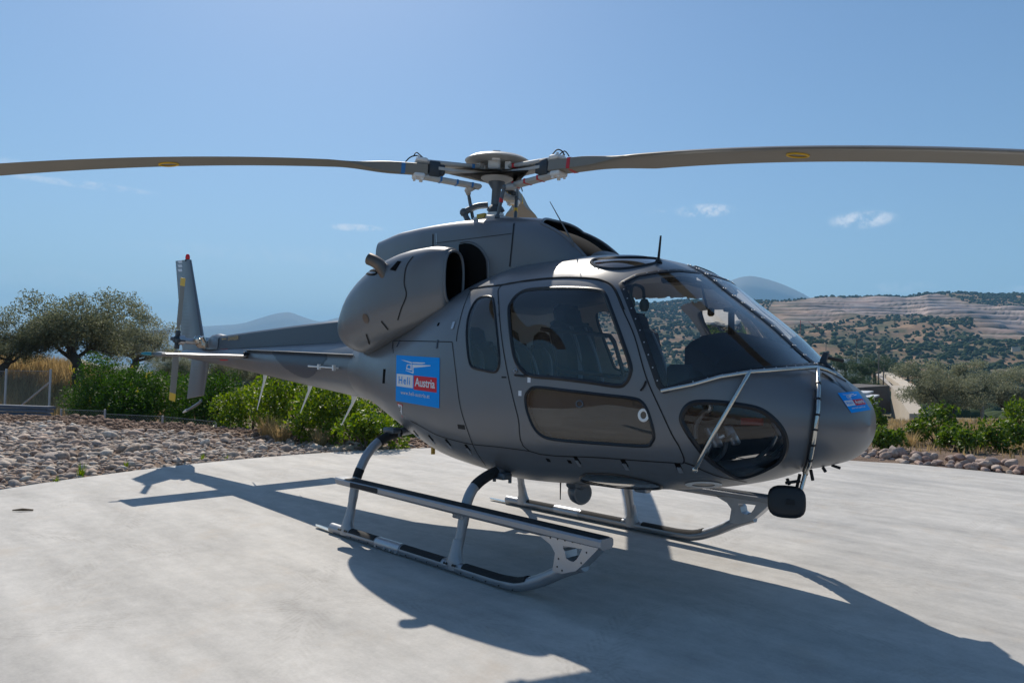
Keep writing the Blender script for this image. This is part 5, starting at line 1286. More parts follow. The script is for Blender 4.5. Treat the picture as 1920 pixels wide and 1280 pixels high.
def shrub(seed, w, d, h, n, lsize, asp, lm, name='shrub', stems=7, clumps=26, flowers=0, up=.3, hollow=.55):
    rng = np.random.default_rng(seed); root = empty(name); mb = MB()
    cc = []
    for k in range(clumps):
        a = rng.uniform(0, 6.28); e = rng.uniform(.05, 1.0)**.8; f = rng.uniform(.55, 1.0); cr = math.sqrt(max(0, 1-e*e*.85)); cc.append((math.cos(a)*cr*w/2*f, math.sin(a)*cr*d/2*f, h*(.12+.80*e*f)))
    cc = np.array(cc); rad = rng.uniform(.13, .27, clumps)*min(w, h*1.3)
    for k in range(stems):
        t = cc[rng.integers(clumps)]; mb.tube(spline([(rng.normal()*.06, rng.normal()*.06, -.12), t*np.array((.4, .4, .5)), t], 4), np.linspace(.022, .008, 9), 5)
    mb.build('stem', M['twig'], root)
    ids = rng.choice(clumps, n, p=rad**2/(rad**2).sum()); dd = unit(rng.normal(size=(n, 3))); r = rad[ids]*(hollow+(1-hollow)*rng.random(n)**.5)*rng.uniform(.75, 1.1, n); P = cc[ids]+dd*r[:, None]; P[:, 2] = np.maximum(P[:, 2], .03)
    V, F = leaves(P, lsize, asp, rng, up, dd*.7); np_mesh('foliage', V, F, LM[lm], root)
    if flowers:
        k = rng.choice(n, flowers, replace=False); k = k[(P[k][:, 2] > h*.35)]; fv = []; 
        Pf = np.repeat(P[k]+dd[k]*.05+np.array((0, 0, .05)), 14, 0)+rng.normal(size=(len(k)*14, 3))*np.array((.018, .018, .05)); V, F = leaves(Pf, .035, .7, rng); np_mesh('blossom', V, F, LM['flower'], root)
    return root
# olive trees on the left, beyond the fence
o1 = olive_tree(3, 3.7, 4.0, 26000, (-.6, .3), low=.24); place(o1, 148, 760, 30, 'gnarled olive tree with leaning forked trunk above the wire fence', 'olive tree', rz=.6, sc=1.3)
o2 = olive_tree(8, 3.2, 3.6, 22000, (.4, -.1), low=.24); place(o2, -8, 760, 29, 'grey green olive tree with bare crooked low bough beside the tallest fence post', 'olive tree', rz=2.0)
o3 = olive_tree(12, 3.9, 3.5, 22000, (.1, .2), 'olive2', low=.2); place(o3, 245, 740, 37, 'rounded pale olive tree behind the flowering hedge, right of the forked olive', 'olive tree', rz=1.0, sc=1.08)
o4 = copy_tree(o1); place(o4, 425, 740, 46, 'slim two stemmed olive tree seen under the tail boom', 'olive tree', rz=3.4, sc=.92)
o5 = copy_tree(o3); place(o5, 325, 735, 52, 'distant olive tree behind the tail rotor blades', 'olive tree', rz=4.4, sc=.9)
o6 = copy_tree(o2); place(o6, 500, 735, 58, 'far olive tree hidden mostly behind the tail boom', 'olive tree', rz=5.0, sc=.9)
o7 = copy_tree(o3); place(o7, 70, 740, 44, 'small pale olive tree in the gap between two bigger olives by the fence', 'olive tree', rz=.2, sc=.70)
# olives on the right, lower down the slope
p1 = olive_tree(31, 4.6, 5.6, 34000, (.3, 0), 'olive2', low=.22); place(p1, 1772, 780, 50, 'broad silvery olive tree below the road wall, wider than its neighbour', 'olive tree', rz=.4, sc=1.22)
p2 = olive_tree(35, 4.3, 4.0, 22000, (.15, .1), 'olive2', low=.30); place(p2, 1897, 780, 51, 'round headed olive tree with forked trunk beside the concrete post', 'olive tree', rz=1.9, sc=1.15)
# flowering dark hedge and brighter shrubs on the left
h1 = shrub(51, 3.1, 2.4, 2.4, 22000, .085, .42, 'dark', 'flowering_shrub', 8, 34, 55); place(h1, 205, 790, 23.2, 'dark green shrub dotted with yellow blossom behind the low wire fence', 'shrub', rz=.3)
h2 = shrub(52, 2.9, 2.2, 2.25, 20000, .085, .42, 'dark', 'flowering_shrub', 8, 32, 26); place(h2, 292, 790, 22.8, 'dense green shrub with a few yellow blossoms between fence post and tail rotor', 'shrub', rz=1.3)
h3 = shrub(53, 2.6, 2.0, 2.05, 18000, .082, .42, 'dark', 'evergreen_shrub', 8, 30, 0); place(h3, 375, 790, 22.0, 'plain dark green shrub under the tail fin', 'shrub', rz=2.0)
h4 = shrub(54, 1.9, 1.8, 2.25, 8000, .085, .12, 'grey', 'broom_bush', 9, 26, 0, .9); place(h4, 172, 770, 25.5, 'feathery grey green broom bush in front of the leaning olive trunk', 'bush')
f1_ = shrub(61, 1.75, 1.5, 1.25, 3800, .085, .60, 'fig', 'leafy_shrub', 8, 24); place(f1_, 470, 800, 17.5, 'bright leafy shrub next to the dark hedge under the boom', 'shrub')
f2_ = shrub(62, 1.9, 1.6, 1.45, 4600, .088, .60, 'fig', 'leafy_shrub', 8, 26); place(f2_, 560, 800, 15.6, 'sunlit bright green shrub behind the tuft of straw', 'shrub', rz=1)
f3_ = shrub(63, 1.6, 1.5, 1.30, 3800, .088, .60, 'fig', 'leafy_shrub', 8, 24); place(f3_, 632, 810, 14.2, 'bright green shrub behind the rearmost boom aerial', 'shrub', rz=2)
f4_ = shrub(64, 1.1, 1.1, .80, 2000, .085, .60, 'fig', 'leafy_shrub', 6, 16); place(f4_, 690, 812, 13.0, 'low bright shrub beside the rear skid leg', 'shrub', rz=3)
f5_ = shrub(65, 2.4, 1.8, 1.7, 7000, .07, .45, 'dark', 'evergreen_shrub', 8, 30); place(f5_, 712, 800, 18.5, 'shady dark shrub behind the rear fuselage', 'shrub', rz=.4)
f6_ = shrub(66, 2.4, 1.8, 1.5, 7000, .07, .45, 'dark', 'evergreen_shrub', 8, 30); place(f6_, 800, 800, 20, 'dark evergreen shrub hidden behind the helicopter cabin', 'shrub', rz=1.4)
# glossy shrubs on the right behind the stone edging
for i, (px, D, w, h, n, lb) in enumerate(((1668, 13.4, .72, .46, 900, 'low glossy shrub just right of the helicopter nose behind the stones'), (1758, 14.6, 1.0, .92, 1700, 'tall round glossy shrub standing in front of the broad olive'),
        (1802, 13.4, .8, .50, 1000, 'spreading glossy shrub in front of the tall round one'), (1868, 13.7, 1.1, .62, 1500, 'wide glossy shrub leaning over the stone edging'), (1925, 15.5, 1.0, 1.0, 1500, 'upright glossy shrub beside the round headed olive'), (1640, 15.5, .5, .95, 500, 'thin shrub poking out behind the nose decal'), (1990, 13.8, 1.2, .75, 1600, 'glossy shrub at the far end of the stone edging'))):
    s = shrub(80+i, w, w*.9, h, n, .082, .58, 'pistachio', 'glossy_shrub', 8, 22); place(s, px, 860, D, lb, 'shrub', rz=i*1.1)
def straw_tuft(seed, n, h, spread, mt='straw'):
    rng = np.random.default_rng(seed); a = rng.uniform(0, 6.28, n); r = rng.random(n)**.6*spread*.35; b = np.stack([r*np.cos(a), r*np.sin(a), 0*r], -1); lean = np.stack([np.cos(a), np.sin(a), 0*a], -1)*rng.uniform(.1, .8, n)[:, None]*spread; t = b+lean+np.array((0, 0, 1))*h*rng.uniform(.45, 1.1, n)[:, None]; m = b*.5+t*.5+np.array((0, 0, .12*h)); s = np.stack([-np.sin(a), np.cos(a), 0*a], -1)*.005
    V = np.stack([b-s, b+s, m+s*.8, m-s*.8, t], 1).reshape(-1, 3); k = np.arange(n)[:, None]*5; F = np.concatenate([k+np.array([0, 1, 2]), k+np.array([0, 2, 3]), k+np.array([3, 2, 4])]); return V, F
for i, (px, D, h, sp, n, lb) in enumerate(((505, 14.6, .50, .42, 260, 'tuft of pale straw below the boom aerials'), (528, 14.1, .42, .4, 220, 'second tuft of pale straw leaning into the bright shrubs'), (600, 13.4, .38, .3, 140, 'thin straw tuft in front of the shrub by the rear boom aerial'), (1706, 14.2, .35, .3, 120, 'dry straw between the two round glossy shrubs'))):
    V, F = straw_tuft(200+i, n, h, sp); o = np_mesh('straw_tuft', V, F, LM['straw']); place(o, px, 820, D, lb, 'dry grass')
def weed(px, py, h, lb, seed):
    V, F = straw_tuft(seed, 26, h, h*.6); o = np_mesh('weed', V, F, LM['fig']); p = on(2, 0, px, py); o.location = (p[0], p[1], float(gz(p[0], p[1]))); tag(o, lb, 'weed', 'weeds in the pebbles')
for i, (px, py, h) in enumerate(((152, 893, .20), (380, 864, .14), (425, 862, .10), (630, 846, .16), (640, 840, .14), (105, 905, .10), (236, 876, .12), (664, 822, .16))): weed(px, py-3, h, 'small green weed growing between the pebbles at the pad edge', 300+i)
def grass_field(name, pts, n, h, rng, mt='straw'):
    """dry grass blades over a patch of ground"""
    c = np.array(pts); k = rng.integers(len(c), size=n); P = c[k][:, :2]+rng.normal(size=(n, 2))*c[k][:, 2:3]; z = gz(P[:, 0], P[:, 1]); r = np.hypot(P[:, 0]-PADC[0], P[:, 1]-PADC[1]); ok = r > PADR+.9; P, z = P[ok], z[ok]; n = len(P)
    b = np.stack([P[:, 0], P[:, 1], z-.02], -1); a = rng.uniform(0, 6.28, n); hh = h*rng.uniform(.4, 1.2, n)[:, None]; t = b+np.stack([np.cos(a)*.4, np.sin(a)*.4, 1+0*a], -1)*hh; s = np.stack([-np.sin(a), np.cos(a), 0*a], -1)*.010*(1+np.linalg.norm(P-CAM[:2], axis=1)/25)[:, None]
    V = np.stack([b-s, b+s, t], 1).reshape(-1, 3); F = np.arange(3*n).reshape(-1, 3); return np_mesh(name, V, F, LM[mt], kind='stuff')
rg = np.random.default_rng(77)
q = [(*at_depth(px, 740, D)[:2], 2.2) for px, D in ((20, 27), (60, 27), (100, 28), (140, 27), (20, 32), (80, 33), (140, 34), (-60, 28), (-120, 30))]
tag(grass_field('dry_grass', q, 15000, .55, rg), 'straw coloured long dry grass on the bank behind the fence', 'grass')
q = [(*at_depth(px, 760, D)[:2], 1.6) for px, D in ((1640, 15), (1690, 17), (1740, 19), (1800, 17), (1850, 19), (1900, 16), (1960, 18), (1680, 21), (1880, 22), (1990, 14), (430, 30), (480, 34), (560, 36), (380, 33), (330, 36))]
tag(grass_field('dry_grass', q, 14000, .16, rg), 'short brown dry grass on the open ground beyond the pad', 'grass')

# ---------------------------------------------------------------- fence, wall, road and buildings
M['post'] = mat('galvanised_post', (.42, .43, .44), rough=.5, metal=.5); M['wire'] = mat('fence_wire', (.30, .31, .30), rough=.5, metal=.6)
M['wallc'] = mat('rough_concrete_wall', (.33, .28, .23), rough=.9, var=.2, scale=3, bump=.5, bscale=20); M['brick'] = mat('dull_brick', (.22, .12, .085), rough=.9, var=.3); M['dwall'] = mat('dark_stained_wall', (.085, .075, .068), rough=.9, var=.25, scale=.7)
def chain_fence(pxs, label):
    root = empty('wire_fence', tuple(pxs[0][:3])); O = np.array(pxs[0][:3])
    P = [np.array(p[:3])-O for p in pxs]; H = [p[3] for p in pxs]
    for p, h in zip(P, H): MB().tube([p-np.array((0, 0, .2)), p+np.array((0, 0, h))], .03, 8).build('post', M['post'], root)
    wm = MB()
    for (a, ha), (b, hb) in zip(zip(P[:-1], H[:-1]), zip(P[1:], H[1:])):
        d = b-a; L = np.linalg.norm(d); h = min(ha, hb)*.97; k = int(L/.085)
        for i in range(-int(h/.085), k):
            for sgn in (1, -1):
                t0, t1 = i*.085, i*.085+h; z0, z1 = (0, h) if sgn > 0 else (h, 0)
                c0, c1 = max(t0, 0), min(t1, L)
                if c1 <= c0: continue
                zz0 = z0+(z1-z0)*(c0-t0)/h; zz1 = z0+(z1-z0)*(c1-t0)/h; A = a+d/L*c0+np.array((0, 0, zz0)); B = a+d/L*c1+np.array((0, 0, zz1)); n = np.array((0, 0, .0035)); w_ = unit(np.cross(d, (0, 0, 1)))*.0035
                wm.add([A-n, A+w_, A+n, B-n, B+w_, B+n], [(0, 1, 4, 3), (1, 2, 5, 4), (2, 0, 3, 5)])
        for z in (h, .02): wm.tube([a+np.array((0, 0, z)), b+np.array((0, 0, z))], .006, 4)
    wm.build('wire_mesh', M['wire'], root, kind='stuff'); tag(root, label, 'fence'); return root
def gp(px, D, h): p = at_depth(px, 790, D); return (p[0], p[1], float(gz(p[0], p[1])), h)
def gp2(px, py_top, D):
    p = at_depth(px, py_top, D); g = float(gz(p[0], p[1])); return (p[0], p[1], g, p[2]-g)
chain_fence([gp2(115, 766, 21.2), gp2(197, 767, 20.6), gp2(305, 779, 20.0), gp2(405, 788, 19.6)], 'low chain link fence with steel posts in front of the flowering hedge')
chain_fence([gp2(-80, 690, 21.5), gp2(12, 691, 21), gp2(95, 692, 20.6)], 'tall chain link fence with slanting brace post by the straw bank')
a_ = np.array(gp2(95, 715, 20.6)); b__ = np.array(gp2(28, 770, 21)); tag(MB().tube([(a_[0], a_[1], a_[2]+a_[3]), (b__[0], b__[1], b__[2]+b__[3])], .028, 8).build('brace_post', M['post']), 'slanting steel brace leaning on the tall fence post', 'brace')
c0 = np.array(gp2(-120, 766, 20.2)); c1 = np.array(gp2(118, 768, 19.9)); 
def wall_between(a, b, h, th, name, mt, label, cat, par=None, base=-.3):
    a = np.array(a[:3]); b = np.array(b[:3]); d = b-a; n = unit(np.array((-d[1], d[0], 0)))*th/2; mb = MB()
    k = max(2, int(np.linalg.norm(d)/.5)); R = []
    for i in range(k+1):
        p = a+d*i/k; w_ = .01*math.sin(i*2.3); R.append([p-n+np.array((0, 0, base)), p+n+np.array((0, 0, base)), p+n+np.array((0, 0, h+w_)), p-n+np.array((0, 0, h+w_))])
    o = mb.loft(R).build(name, M[mt], par, auto=30)
    if label: tag(o, label, cat)
    return o
lw_ = wall_between(c0, c1, c0[3]-.10, .30, 'low_wall', 'brick', 'low brick wall with concrete coping below the tall fence', 'wall'); 
cp = wall_between(c0+np.array((0, 0, c0[3]-.10, 0)), c1+np.array((0, 0, c0[3]-.10, 0)), .10, .42, 'coping', 'wallc', None, None, lw_, base=.0)
for i, dz in enumerate((0.05, .16, .26)):
    p = np.array(gp2(20, 780, 19.4)); tag(MB().box((p[0], p[1], p[2]+.05+dz*.9), (2.6, .22, .07), (unit((.85, .45+.05*i, 0)), unit((-.45, .85, 0)), (0, 0, 1))).build('plank', mat('weathered_plank', (.12, .14, .17), .8)), ('grey plank lying under two others by the brick wall', 'grey plank between two others by the brick wall', 'topmost grey plank of the three by the brick wall')[i], 'plank', 'stacked planks')
# retaining walls and the road dropping away on the right
def pt(px, py, D): return at_depth(px, py, D)
def slab(pts, depth, name, mt, label, cat):
    P = np.array(pts); o = MB().prism(P, np.array(depth)).build(name, M[mt], None, smooth=False); tag(o, label, cat); return o
M['road'] = mat('pale_road', (.34, .31, .28), rough=.9, var=.1, scale=.5); M['cream'] = mat('cream_wall', (.50, .43, .34), rough=.9, var=.14, scale=.6); M['roofw'] = mat('white_sheet_roof', (.62, .62, .62), rough=.5)
slab([pt(1600, 727, 70), pt(1668, 722.5, 74), pt(1671, 772, 74), pt(1600, 790, 70)], (-6, 8, 0), 'yard_wall', 'dwall', 'dark stained rendered yard wall left of the sloping road', 'wall')
slab([pt(1671, 722, 72), pt(1705, 775, 62), pt(1705, 800, 62), pt(1671, 790, 72)], (1.0, 1.0, 0), 'retaining_wall', 'cream', 'pale ribbed retaining wall dropping beside the road', 'wall')
slab([pt(1652, 696, 190), pt(1700, 730, 95), pt(1700, 742, 95), pt(1652, 703, 190)], (1.5, 1.5, 0), 'parapet_wall', 'cream', 'long cream parapet wall along the uphill side of the road', 'wall')
rd_ = MB().add([pt(1640, 700, 185), pt(1652, 700, 185), pt(1722, 777, 66), pt(1668, 724, 80)], [(0, 1, 2, 3)]).build('road', M['road'], smooth=False, kind='structure')
for i, (y0, y1, x1) in enumerate(((731, 736, 1638), (738, 744, 1649), (746, 752, 1640), (752, 756, 1646))):
    slab([pt(1590, y0, 58-i), pt(x1, y0+1.5, 60-i), pt(x1-12, y1, 58-i), pt(1590, y1+1, 56-i)], (0, 0, -.12), 'roof_sheet', 'roofw', ('uppermost white roof sheet jutting past the nose decal', 'longest white roof sheet jutting past the nose decal', 'third white roof sheet down beside the nose decal', 'lowest white roof sheet beside the nose decal')[i], 'roof sheet')
cr_ = empty('tower_crane', tuple(pt(1500, 625, 420))); cb_ = pt(1500, 625, 420); M['crane'] = mat('crane_red', (.45, .05, .04), rough=.6)
MB().tube([(0, 0, 0), tuple(pt(1501, 600, 420)-cb_)], .16, 6).build('mast', M['crane'], cr_); MB().tube([tuple(pt(1500, 603, 420)-cb_), tuple(pt(1516, 602.5, 420)-cb_), tuple(pt(1536, 618, 420)-cb_)], .13, 6).build('jib', M['crane'], cr_); tag(cr_, 'thin red crane standing on the scrub slope', 'crane')
M['pole'] = mat('grey_wood_pole', (.17, .15, .135), rough=.9)
for i, (px, y0, y1, D, lb) in enumerate(((1605, 633, 690, 150, 'tall utility pole rising behind the dark pines'), (1647, 655, 716, 120, 'utility pole with cross arm beside the top of the road'), (1656, 690, 716, 110, 'short post next to the utility pole by the road'), (1842, 741, 786, 49, 'square concrete post between the two olive trees'), (1548, 640, 690, 210, 'thin distant pole in front of the scrub slope'))):
    a = pt(px, y1+6, D); b = pt(px+(1 if i != 3 else 0), y0, D); r = .11 if i < 3 else (.12 if i == 3 else .10); o = empty('utility_pole' if i not in (2, 3) else 'post', tuple(a)); 
    MB().tube([(0, 0, 0), tuple(b-a)], [r, r*.75], 8).build('shaft', M['pole'] if i != 3 else M['wallc'], o)
    if i in (0, 1): MB().box(tuple((b-a)*.95), (1.3, .12, .12), (RT, UP, FW)).build('cross_arm', M['pole'], o)
    tag(o, lb, 'pole')
def house(px, py, D, w, d, h, lb, cm='white', roof='roofw', rz=.3):
    p = pt(px, py, D); o = empty('house', (p[0], p[1], p[2]), rz); MB().box((0, 0, h/2-1), (w, d, h+2)).build('wall', M[cm], o, smooth=False); MB().box((0, 0, h+.16), (w+.4, d+.4, .3)).build('roof', M[roof], o, smooth=False)
    for sx in ((-.28, .05, .32) if D < 300 else ()):
        for sd in (-1, 1): MB().box((w*sx, sd*(d/2+.01), h*.55), (w*.12, .06, h*.34)).build('window', M['seam'], o, smooth=False)
    tag(o, lb, 'house')
house(318, 690, 140, 7, 6, 3.2, 'small white house between the olives behind the tail rotor'); house(298, 633, 420, 9, 6, 4, 'grey white block far off under the blue ridge'); house(1595, 700, 170, 5, 5, 3, 'little white hut among the dark pines', rz=.9)
house(1905, 655, 620, 6, 4, 1.6, 'long pale quarry shed at the foot of the terraces', 'cream'); house(1842, 628, 900, 9, 6, 3, 'grey quarry plant building below the benches', 'wallc')

# pines and dark scrub at the near end of the valley
pn = [olive_tree(90+i, 6.5, 5.0, 12000, (0, 0), 'pine', 'pine_tree', .13, .25) for i in range(2)]
for i, (px, D, sc, lb) in enumerate(((1585, 150, 1.0, 'dark pine directly behind the windshield base'), (1618, 140, .95, 'dark round pine beside the little white hut'), (1640, 165, 1.15, 'broad dark pine left of the utility pole'), (1672, 180, .85, 'pale topped pine at the head of the road'), (1600, 100, .62, 'low bushy pine in front of the dark pines'), (1632, 92, .5, 'small pale pine above the yard wall'), (1702, 130, .7, 'scraggy pine over the cream parapet'))):
    o = pn[i] if i < 2 else copy_tree(pn[i % 2]); p = pt(px, 700, D); ztop = pt(px, (662, 668, 660, 672, 690, 704, 676)[i], D)[2]; tag(o, lb, 'pine tree', 'pines at the head of the road'); o.scale = (sc,)*3; o.rotation_euler = (0, 0, i*1.3); o.location = (p[0], p[1], ztop-6.2*sc)

# ---------------------------------------------------------------- hills, mountains, haze
def hill_mat():
    m, nt, b = new_mat('scrub_hillside'); N = nt.nodes.new; L = nt.links.new; b.inputs['Roughness'].default_value = .95; b.inputs['Specular IOR Level'].default_value = .1
    g = N('ShaderNodeNewGeometry'); at = N('ShaderNodeAttribute'); at.attribute_name = 'quarry'
    def noise(s, d=8, r=.65, vec=None):
        n = N('ShaderNodeTexNoise'); n.inputs['Scale'].default_value = s; n.inputs['Detail'].default_value = d; n.inputs['Roughness'].default_value = r; L(vec or g.outputs['Position'], n.inputs['Vector']); return n.outputs['Fac']
    r = N('ShaderNodeValToRGB'); e = r.color_ramp.elements; L(noise(.022), r.inputs[0])
    for i, (p, c) in enumerate(((.34, (.07, .08, .038)), (.45, (.14, .115, .065)), (.54, (.24, .155, .10)), (.62, (.33, .22, .13)), (.72, (.44, .33, .20)))):
        el = e[i] if i < 2 else e.new(p); el.position = p; el.color = (*c, 1)
    mp = N('ShaderNodeMapping'); mp.inputs['Scale'].default_value = (.12, .12, 2.2); L(g.outputs['Position'], mp.inputs['Vector'])
    q = N('ShaderNodeValToRGB'); e = q.color_ramp.elements; L(noise(.09, 6, .6, mp.outputs[0]), q.inputs[0])
    for i, (p, c) in enumerate(((.3, (.24, .165, .14)), (.45, (.36, .27, .235)), (.56, (.46, .38, .34)), (.68, (.34, .23, .185)))):
        el = e[i] if i < 2 else e.new(p); el.position = p; el.color = (*c, 1)
    bn = N('ShaderNodeAttribute'); bn.attribute_name = 'bench_shade'; qb = N('ShaderNodeMix'); qb.data_type = 'RGBA'; L(bn.outputs['Fac'], qb.inputs['Factor']); L(q.outputs[0], qb.inputs['A']); qb.inputs['B'].default_value = (.055, .055, .042, 1)  # painted shade: dark scrub-shadow bands coloured onto the quarry faces
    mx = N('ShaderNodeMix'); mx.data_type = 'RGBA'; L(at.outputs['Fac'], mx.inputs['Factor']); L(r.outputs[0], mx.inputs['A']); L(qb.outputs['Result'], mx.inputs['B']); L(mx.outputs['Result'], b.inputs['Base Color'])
    return m
M['scrub'] = mat('hillside_bush', (.045, .062, .027), rough=.95, var=.5, scale=.05, spec=.05)
def bush_cloud(name, P, S, mt, rng, label, cat):
    bank = []
    for _ in range(10):
        V = ICO2[0].copy()
        for k in range(6): d = unit(rng.normal(size=3)); V += np.outer(np.sin(V@d*rng.uniform(2, 5)+rng.uniform(0, 6)), d)*.16
        bank.append(V*np.array((1, 1, .85)))
    VV, FF, off = [], [], 0
    for p, s in zip(P, S):
        V = rotz(bank[rng.integers(10)], rng.uniform(0, 6.28))*s*np.array((rng.uniform(.8, 1.2), 1, rng.uniform(.7, 1.15)))+p+np.array((0, 0, s*.35)); VV.append(V); FF.append(ICO2[1]+off); off += len(V)
    o = np_mesh(name, np.vstack(VV), np.vstack(FF), mt, kind='stuff'); tag(o, label, cat); return o
RIDGE = np.array([(620,703),(800,618),(1000,592),(1150,572),(1250,566),(1340,563),(1450,563.5),(1550,557.5),(1640,556),(1700,556),(1740,548.5),(1800,550),(1860,552),(1920,553.5),(2100,540),(2400,525),(2800,560),(3150,630),(3450,700)])
def hill():
    rng = np.random.default_rng(4); px = np.r_[np.linspace(620, 1180, 60), np.linspace(1190, 2050, 330), np.linspace(2070, 3500, 60)]; s = np.linspace(0, 1, 260); zr = np.interp(px, RIDGE[:, 0], RIDGE[:, 1])
    prof = np.interp(s, [0, .12, .3, .5, .65, .8, .92, 1], [0, .05, .19, .40, .55, .76, .92, 1.0]); D = 260+(1500-260)*s
    top = np.array([pt(a, b, 1500) for a, b in zip(px, zr)]); z0 = -16.0; V = np.zeros((len(px), len(s)+14, 3)); Q = np.zeros((len(px), len(s)+14)); BN = Q.copy()
    for i, a in enumerate(px):
        dirv = ray(a, 640); P = CAM+dirv*D[:, None]; z = z0+(top[i, 2]-z0)*prof
        n = (np.sin(P[:, 0]*.011+P[:, 1]*.017)+np.sin(P[:, 0]*.023-P[:, 1]*.019+1.3)+.6*np.sin(P[:, 0]*.051+P[:, 1]*.043)+.4*np.sin(P[:, 0]*.09-P[:, 1]*.08))*4.0*np.sin(np.pi*np.clip(s, 0, 1))**.7
        z = z+n+np.interp(s, [.85, 1], [0, 1])*(1.2*math.sin(a*.05)+1.0*math.sin(a*.021))
        lo = .64+.05*math.sin(a*.012)+.06*sstep(a, 1700, 1560)*0; hi_ = .985-.055*float(sstep(a, 1640, 1800))
        qm = sstep(s, lo-.03, lo+.03)*(1-sstep(s, hi_-.02, hi_+.01))*float(sstep(a, 1380, 1600)*(1-.0*sstep(a, 1850, 1950)))
        cu_ = .99-.20*float(sstep(a, 1690, 1830))-.05*float(sstep(a, 1830, 2000)); qm = qm*(1-sstep(s, cu_-.03, cu_+.03))
        low2 = sstep(s, .40, .46)*(1-sstep(s, .60, .66))*float(sstep(a, 1790, 1900)); qm = np.maximum(qm, low2)
        stp = 9.5; f = z/stp+.10*math.sin(a*.02); zz = (np.floor(f)+sstep(f-np.floor(f), .45, .80))*stp-.10*math.sin(a*.02)*stp; z = z*(1-qm)+zz*qm
        V[i, :len(s)] = np.stack([P[:, 0], P[:, 1], z], -1); Q[i, :len(s)] = qm; BN[i, :len(s)] = sstep(np.abs(f-np.floor(f)-.50+.05*np.sin(P[:, 0]*.05)), .15, .07)  # last mask: shade bands painted low on each terrace face
        bk = CAM+dirv*np.linspace(1530, 2900, 14)[:, None]; bz = top[i, 2]+(z0-top[i, 2])*np.linspace(.02, 1, 14)**1.2; V[i, len(s):] = np.stack([bk[:, 0], bk[:, 1], bz], -1)
    n1, n2 = V.shape[:2]; idx = np.arange(n1*n2).reshape(n1, n2); F = np.stack([idx[:-1, :-1], idx[1:, :-1], idx[1:, 1:], idx[:-1, 1:]], -1).reshape(-1, 4)
    o = np_mesh('hill', V.reshape(-1, 3), F, hill_mat(), smooth=True, kind='structure', auto=None); at = o.data.attributes.new('quarry', 'FLOAT', 'POINT'); at.data.foreach_set('value', Q.ravel().astype(np.float32)); at = o.data.attributes.new('bench_shade', 'FLOAT', 'POINT'); at.data.foreach_set('value', BN.ravel().astype(np.float32))
    # scrub on the slope
    k = 34000; ii = rng.integers(10, n1-10, k); jj = (rng.random(k)**.8*len(s)).astype(int); P = V[ii, jj]+rng.normal(size=(k, 3))*np.array((3, 3, 0)); den = wob(P[:, 0]*.16, P[:, 1]*.16, 3, 18); den = (den-den.mean())/den.std(); ok = (Q[ii, jj] < .2) & (den*.7 > rng.normal(size=k)-.35)
    P = P[ok]; dd = np.linalg.norm(P-CAM, axis=1); S = rng.gamma(4, .26, len(P))+.4+dd*.0004
    bush_cloud('hillside_scrub', P, S, M['scrub'], rng, 'dark green scrub and pines covering the quarried hillside', 'scrub')
    # tree line along the ridge
    ii = rng.integers(60, n1-40, 700); wgt = np.interp(px[ii], [1300, 1560, 1690, 1740, 1930, 2300], [.15, .25, .5, 1, 1, 1]); ii = ii[rng.random(700) < wgt]; P = V[ii, len(s)-1]+rng.normal(size=(len(ii), 3))*np.array((6, 6, .5)); bush_cloud('ridge_trees', P, rng.uniform(1.6, 3.6, len(ii)), M['scrub'], rng, 'small trees standing along the skyline of the quarried hill', 'trees')
    return V
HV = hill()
# valley floor scrub
rg = np.random.default_rng(15); k = 2600; pxs = rg.uniform(1150, 2300, k); D = rg.uniform(120, 420, k)**1.0; P = CAM+ray(pxs, 690+0*pxs)*D[:, None]; P[:, 2] = np.maximum(gz(P[:, 0], P[:, 1]), -16); keep = ~((pxs > 1630) & (pxs < 1730) & (D < 230)); bush_cloud('valley_scrub', P[keep], rg.gamma(4, .28, keep.sum())+.4, M['scrub'], rg, 'low scrub scattered over the valley floor', 'scrub')
k = 1500; pxs = rg.uniform(-500, 700, k); D = rg.uniform(90, 700, k); P = CAM+ray(pxs, 690+0*pxs)*D[:, None]; P[:, 2] = gz(P[:, 0], P[:, 1]); bush_cloud('plain_scrub', P, rg.gamma(4, .4, k)+.6, LM['olive'], rg, 'olive groves scattered over the plain on the tail side', 'scrub')
M['mount'] = mat('mountain_rock', (.115, .115, .105), rough=.95, var=.35, scale=.002)
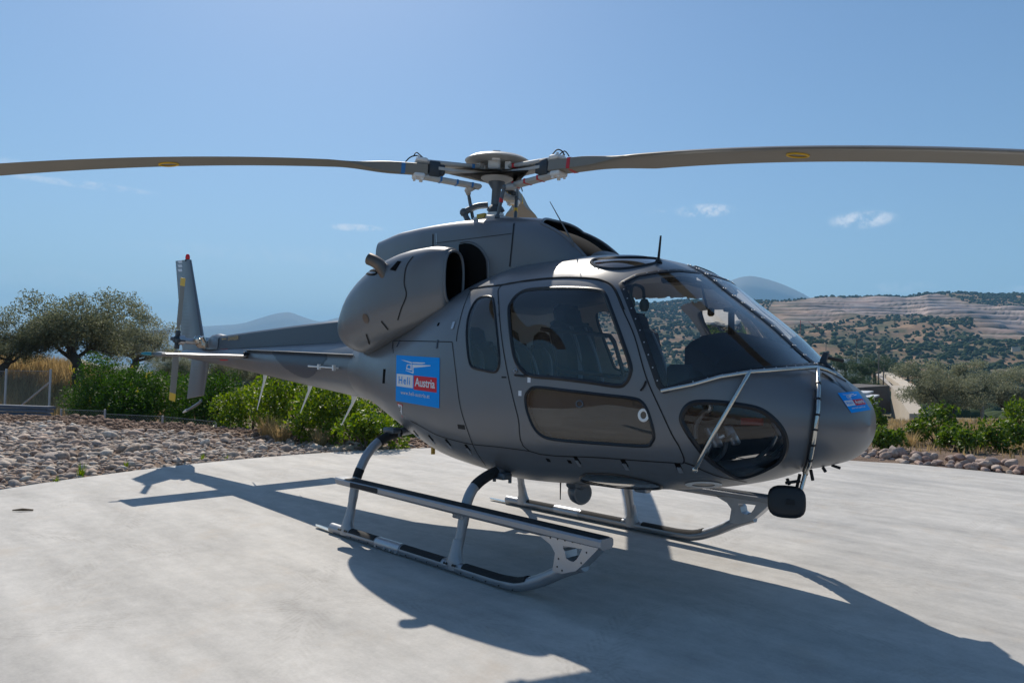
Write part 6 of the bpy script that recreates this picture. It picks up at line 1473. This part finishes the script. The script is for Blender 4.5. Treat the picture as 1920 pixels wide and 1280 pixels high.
def mountain(name, tab, D, label, foot=.78, seed=1):
    rng = np.random.default_rng(seed); tab = np.array(tab, float); px = np.linspace(tab[0, 0], tab[-1, 0], 220); yy = spline(tab, 12); y = np.interp(px, yy[:, 0], yy[:, 1]); V = []
    for a, b in zip(px, y):
        t = pt(a, b, D); col = []; dirv = ray(a, 640)
        for f, h in ((foot, 0), (foot*.7+.3, .32), (foot*.45+.55, .58), (foot*.2+.8, .84), (1.0, 1.0), (1.06, .6), (1.15, 0)):
            p = CAM+dirv*D*f; z = -30+(t[2]+30)*h; z += (math.sin(p[0]*.004+p[1]*.003)+math.sin(p[0]*.0017-p[1]*.0062))*D*.004*h*(1-h)*2; col.append((p[0], p[1], z))
        V.append(col)
    V = np.array(V); n1, n2 = V.shape[:2]; idx = np.arange(n1*n2).reshape(n1, n2); F = np.stack([idx[:-1, :-1], idx[1:, :-1], idx[1:, 1:], idx[:-1, 1:]], -1).reshape(-1, 4); o = np_mesh(name, V.reshape(-1, 3), F, M['mount'], smooth=True, kind='structure'); return o
mountain('mountain', [(250,640),(290,619),(330,614),(400,610.5),(450,606.5),(480,598),(510,589),(530,585.5),(545,586),(570,595),(600,602),(640,594),(720,584),(820,592),(950,600),(1100,604),(1250,612),(1300,640)], 6200, '')
mountain('mountain', [(1230,600),(1290,575),(1340,545),(1365,528),(1385,520),(1402,517),(1420,518.5),(1450,526.5),(1480,538),(1505,550),(1523,560),(1580,585),(1700,640)], 5600, '')
mountain('mountain', [(-500,640),(-350,622),(-200,622),(0,629),(120,626),(300,620),(420,618),(520,622),(640,640)], 6900, '')
M['hazem'] = None
def haze(density, col):
    m, nt, b = new_mat('air'); nt.nodes.remove(b); v = nt.nodes.new('ShaderNodeVolumePrincipled'); v.inputs['Density'].default_value = density; v.inputs['Color'].default_value = (*col, 1); v.inputs['Anisotropy'].default_value = 0.0
    nt.links.new(v.outputs[0], nt.nodes['Material Output'].inputs['Volume']); o = MB().box((0, 0, 410), (23400, 23400, 900)).build('haze', m, smooth=False); o['kind'] = 'stuff'; tag(o, 'thin blue haze in the distant air', 'haze'); return o
HAZE = haze(1.35e-4, (.27, .62, 1.0))
# the ground behind the photographer: scattered trees that the panes reflect
for i, (x, y, sc, src, lb) in enumerate(((2, -30, 1.1, o1, 'olive tree facing the cabin door across the pad'), (-8, -31, 1.1, o3, 'olive tree facing the tail across the pad'), (12, -29, 1.2, o2, 'olive tree facing the nose across the pad'), (24, -14, .95, o3, 'olive tree beyond the nose side of the pad'), (7, -36, 1.2, p1, 'broad olive tree in the second row facing the door'))):
    o = copy_tree(src); o.location = (x, y, float(gz(x, y))); o.scale = (sc,)*3; o.rotation_euler = (0, 0, i*1.7); tag(o, lb, 'olive tree')
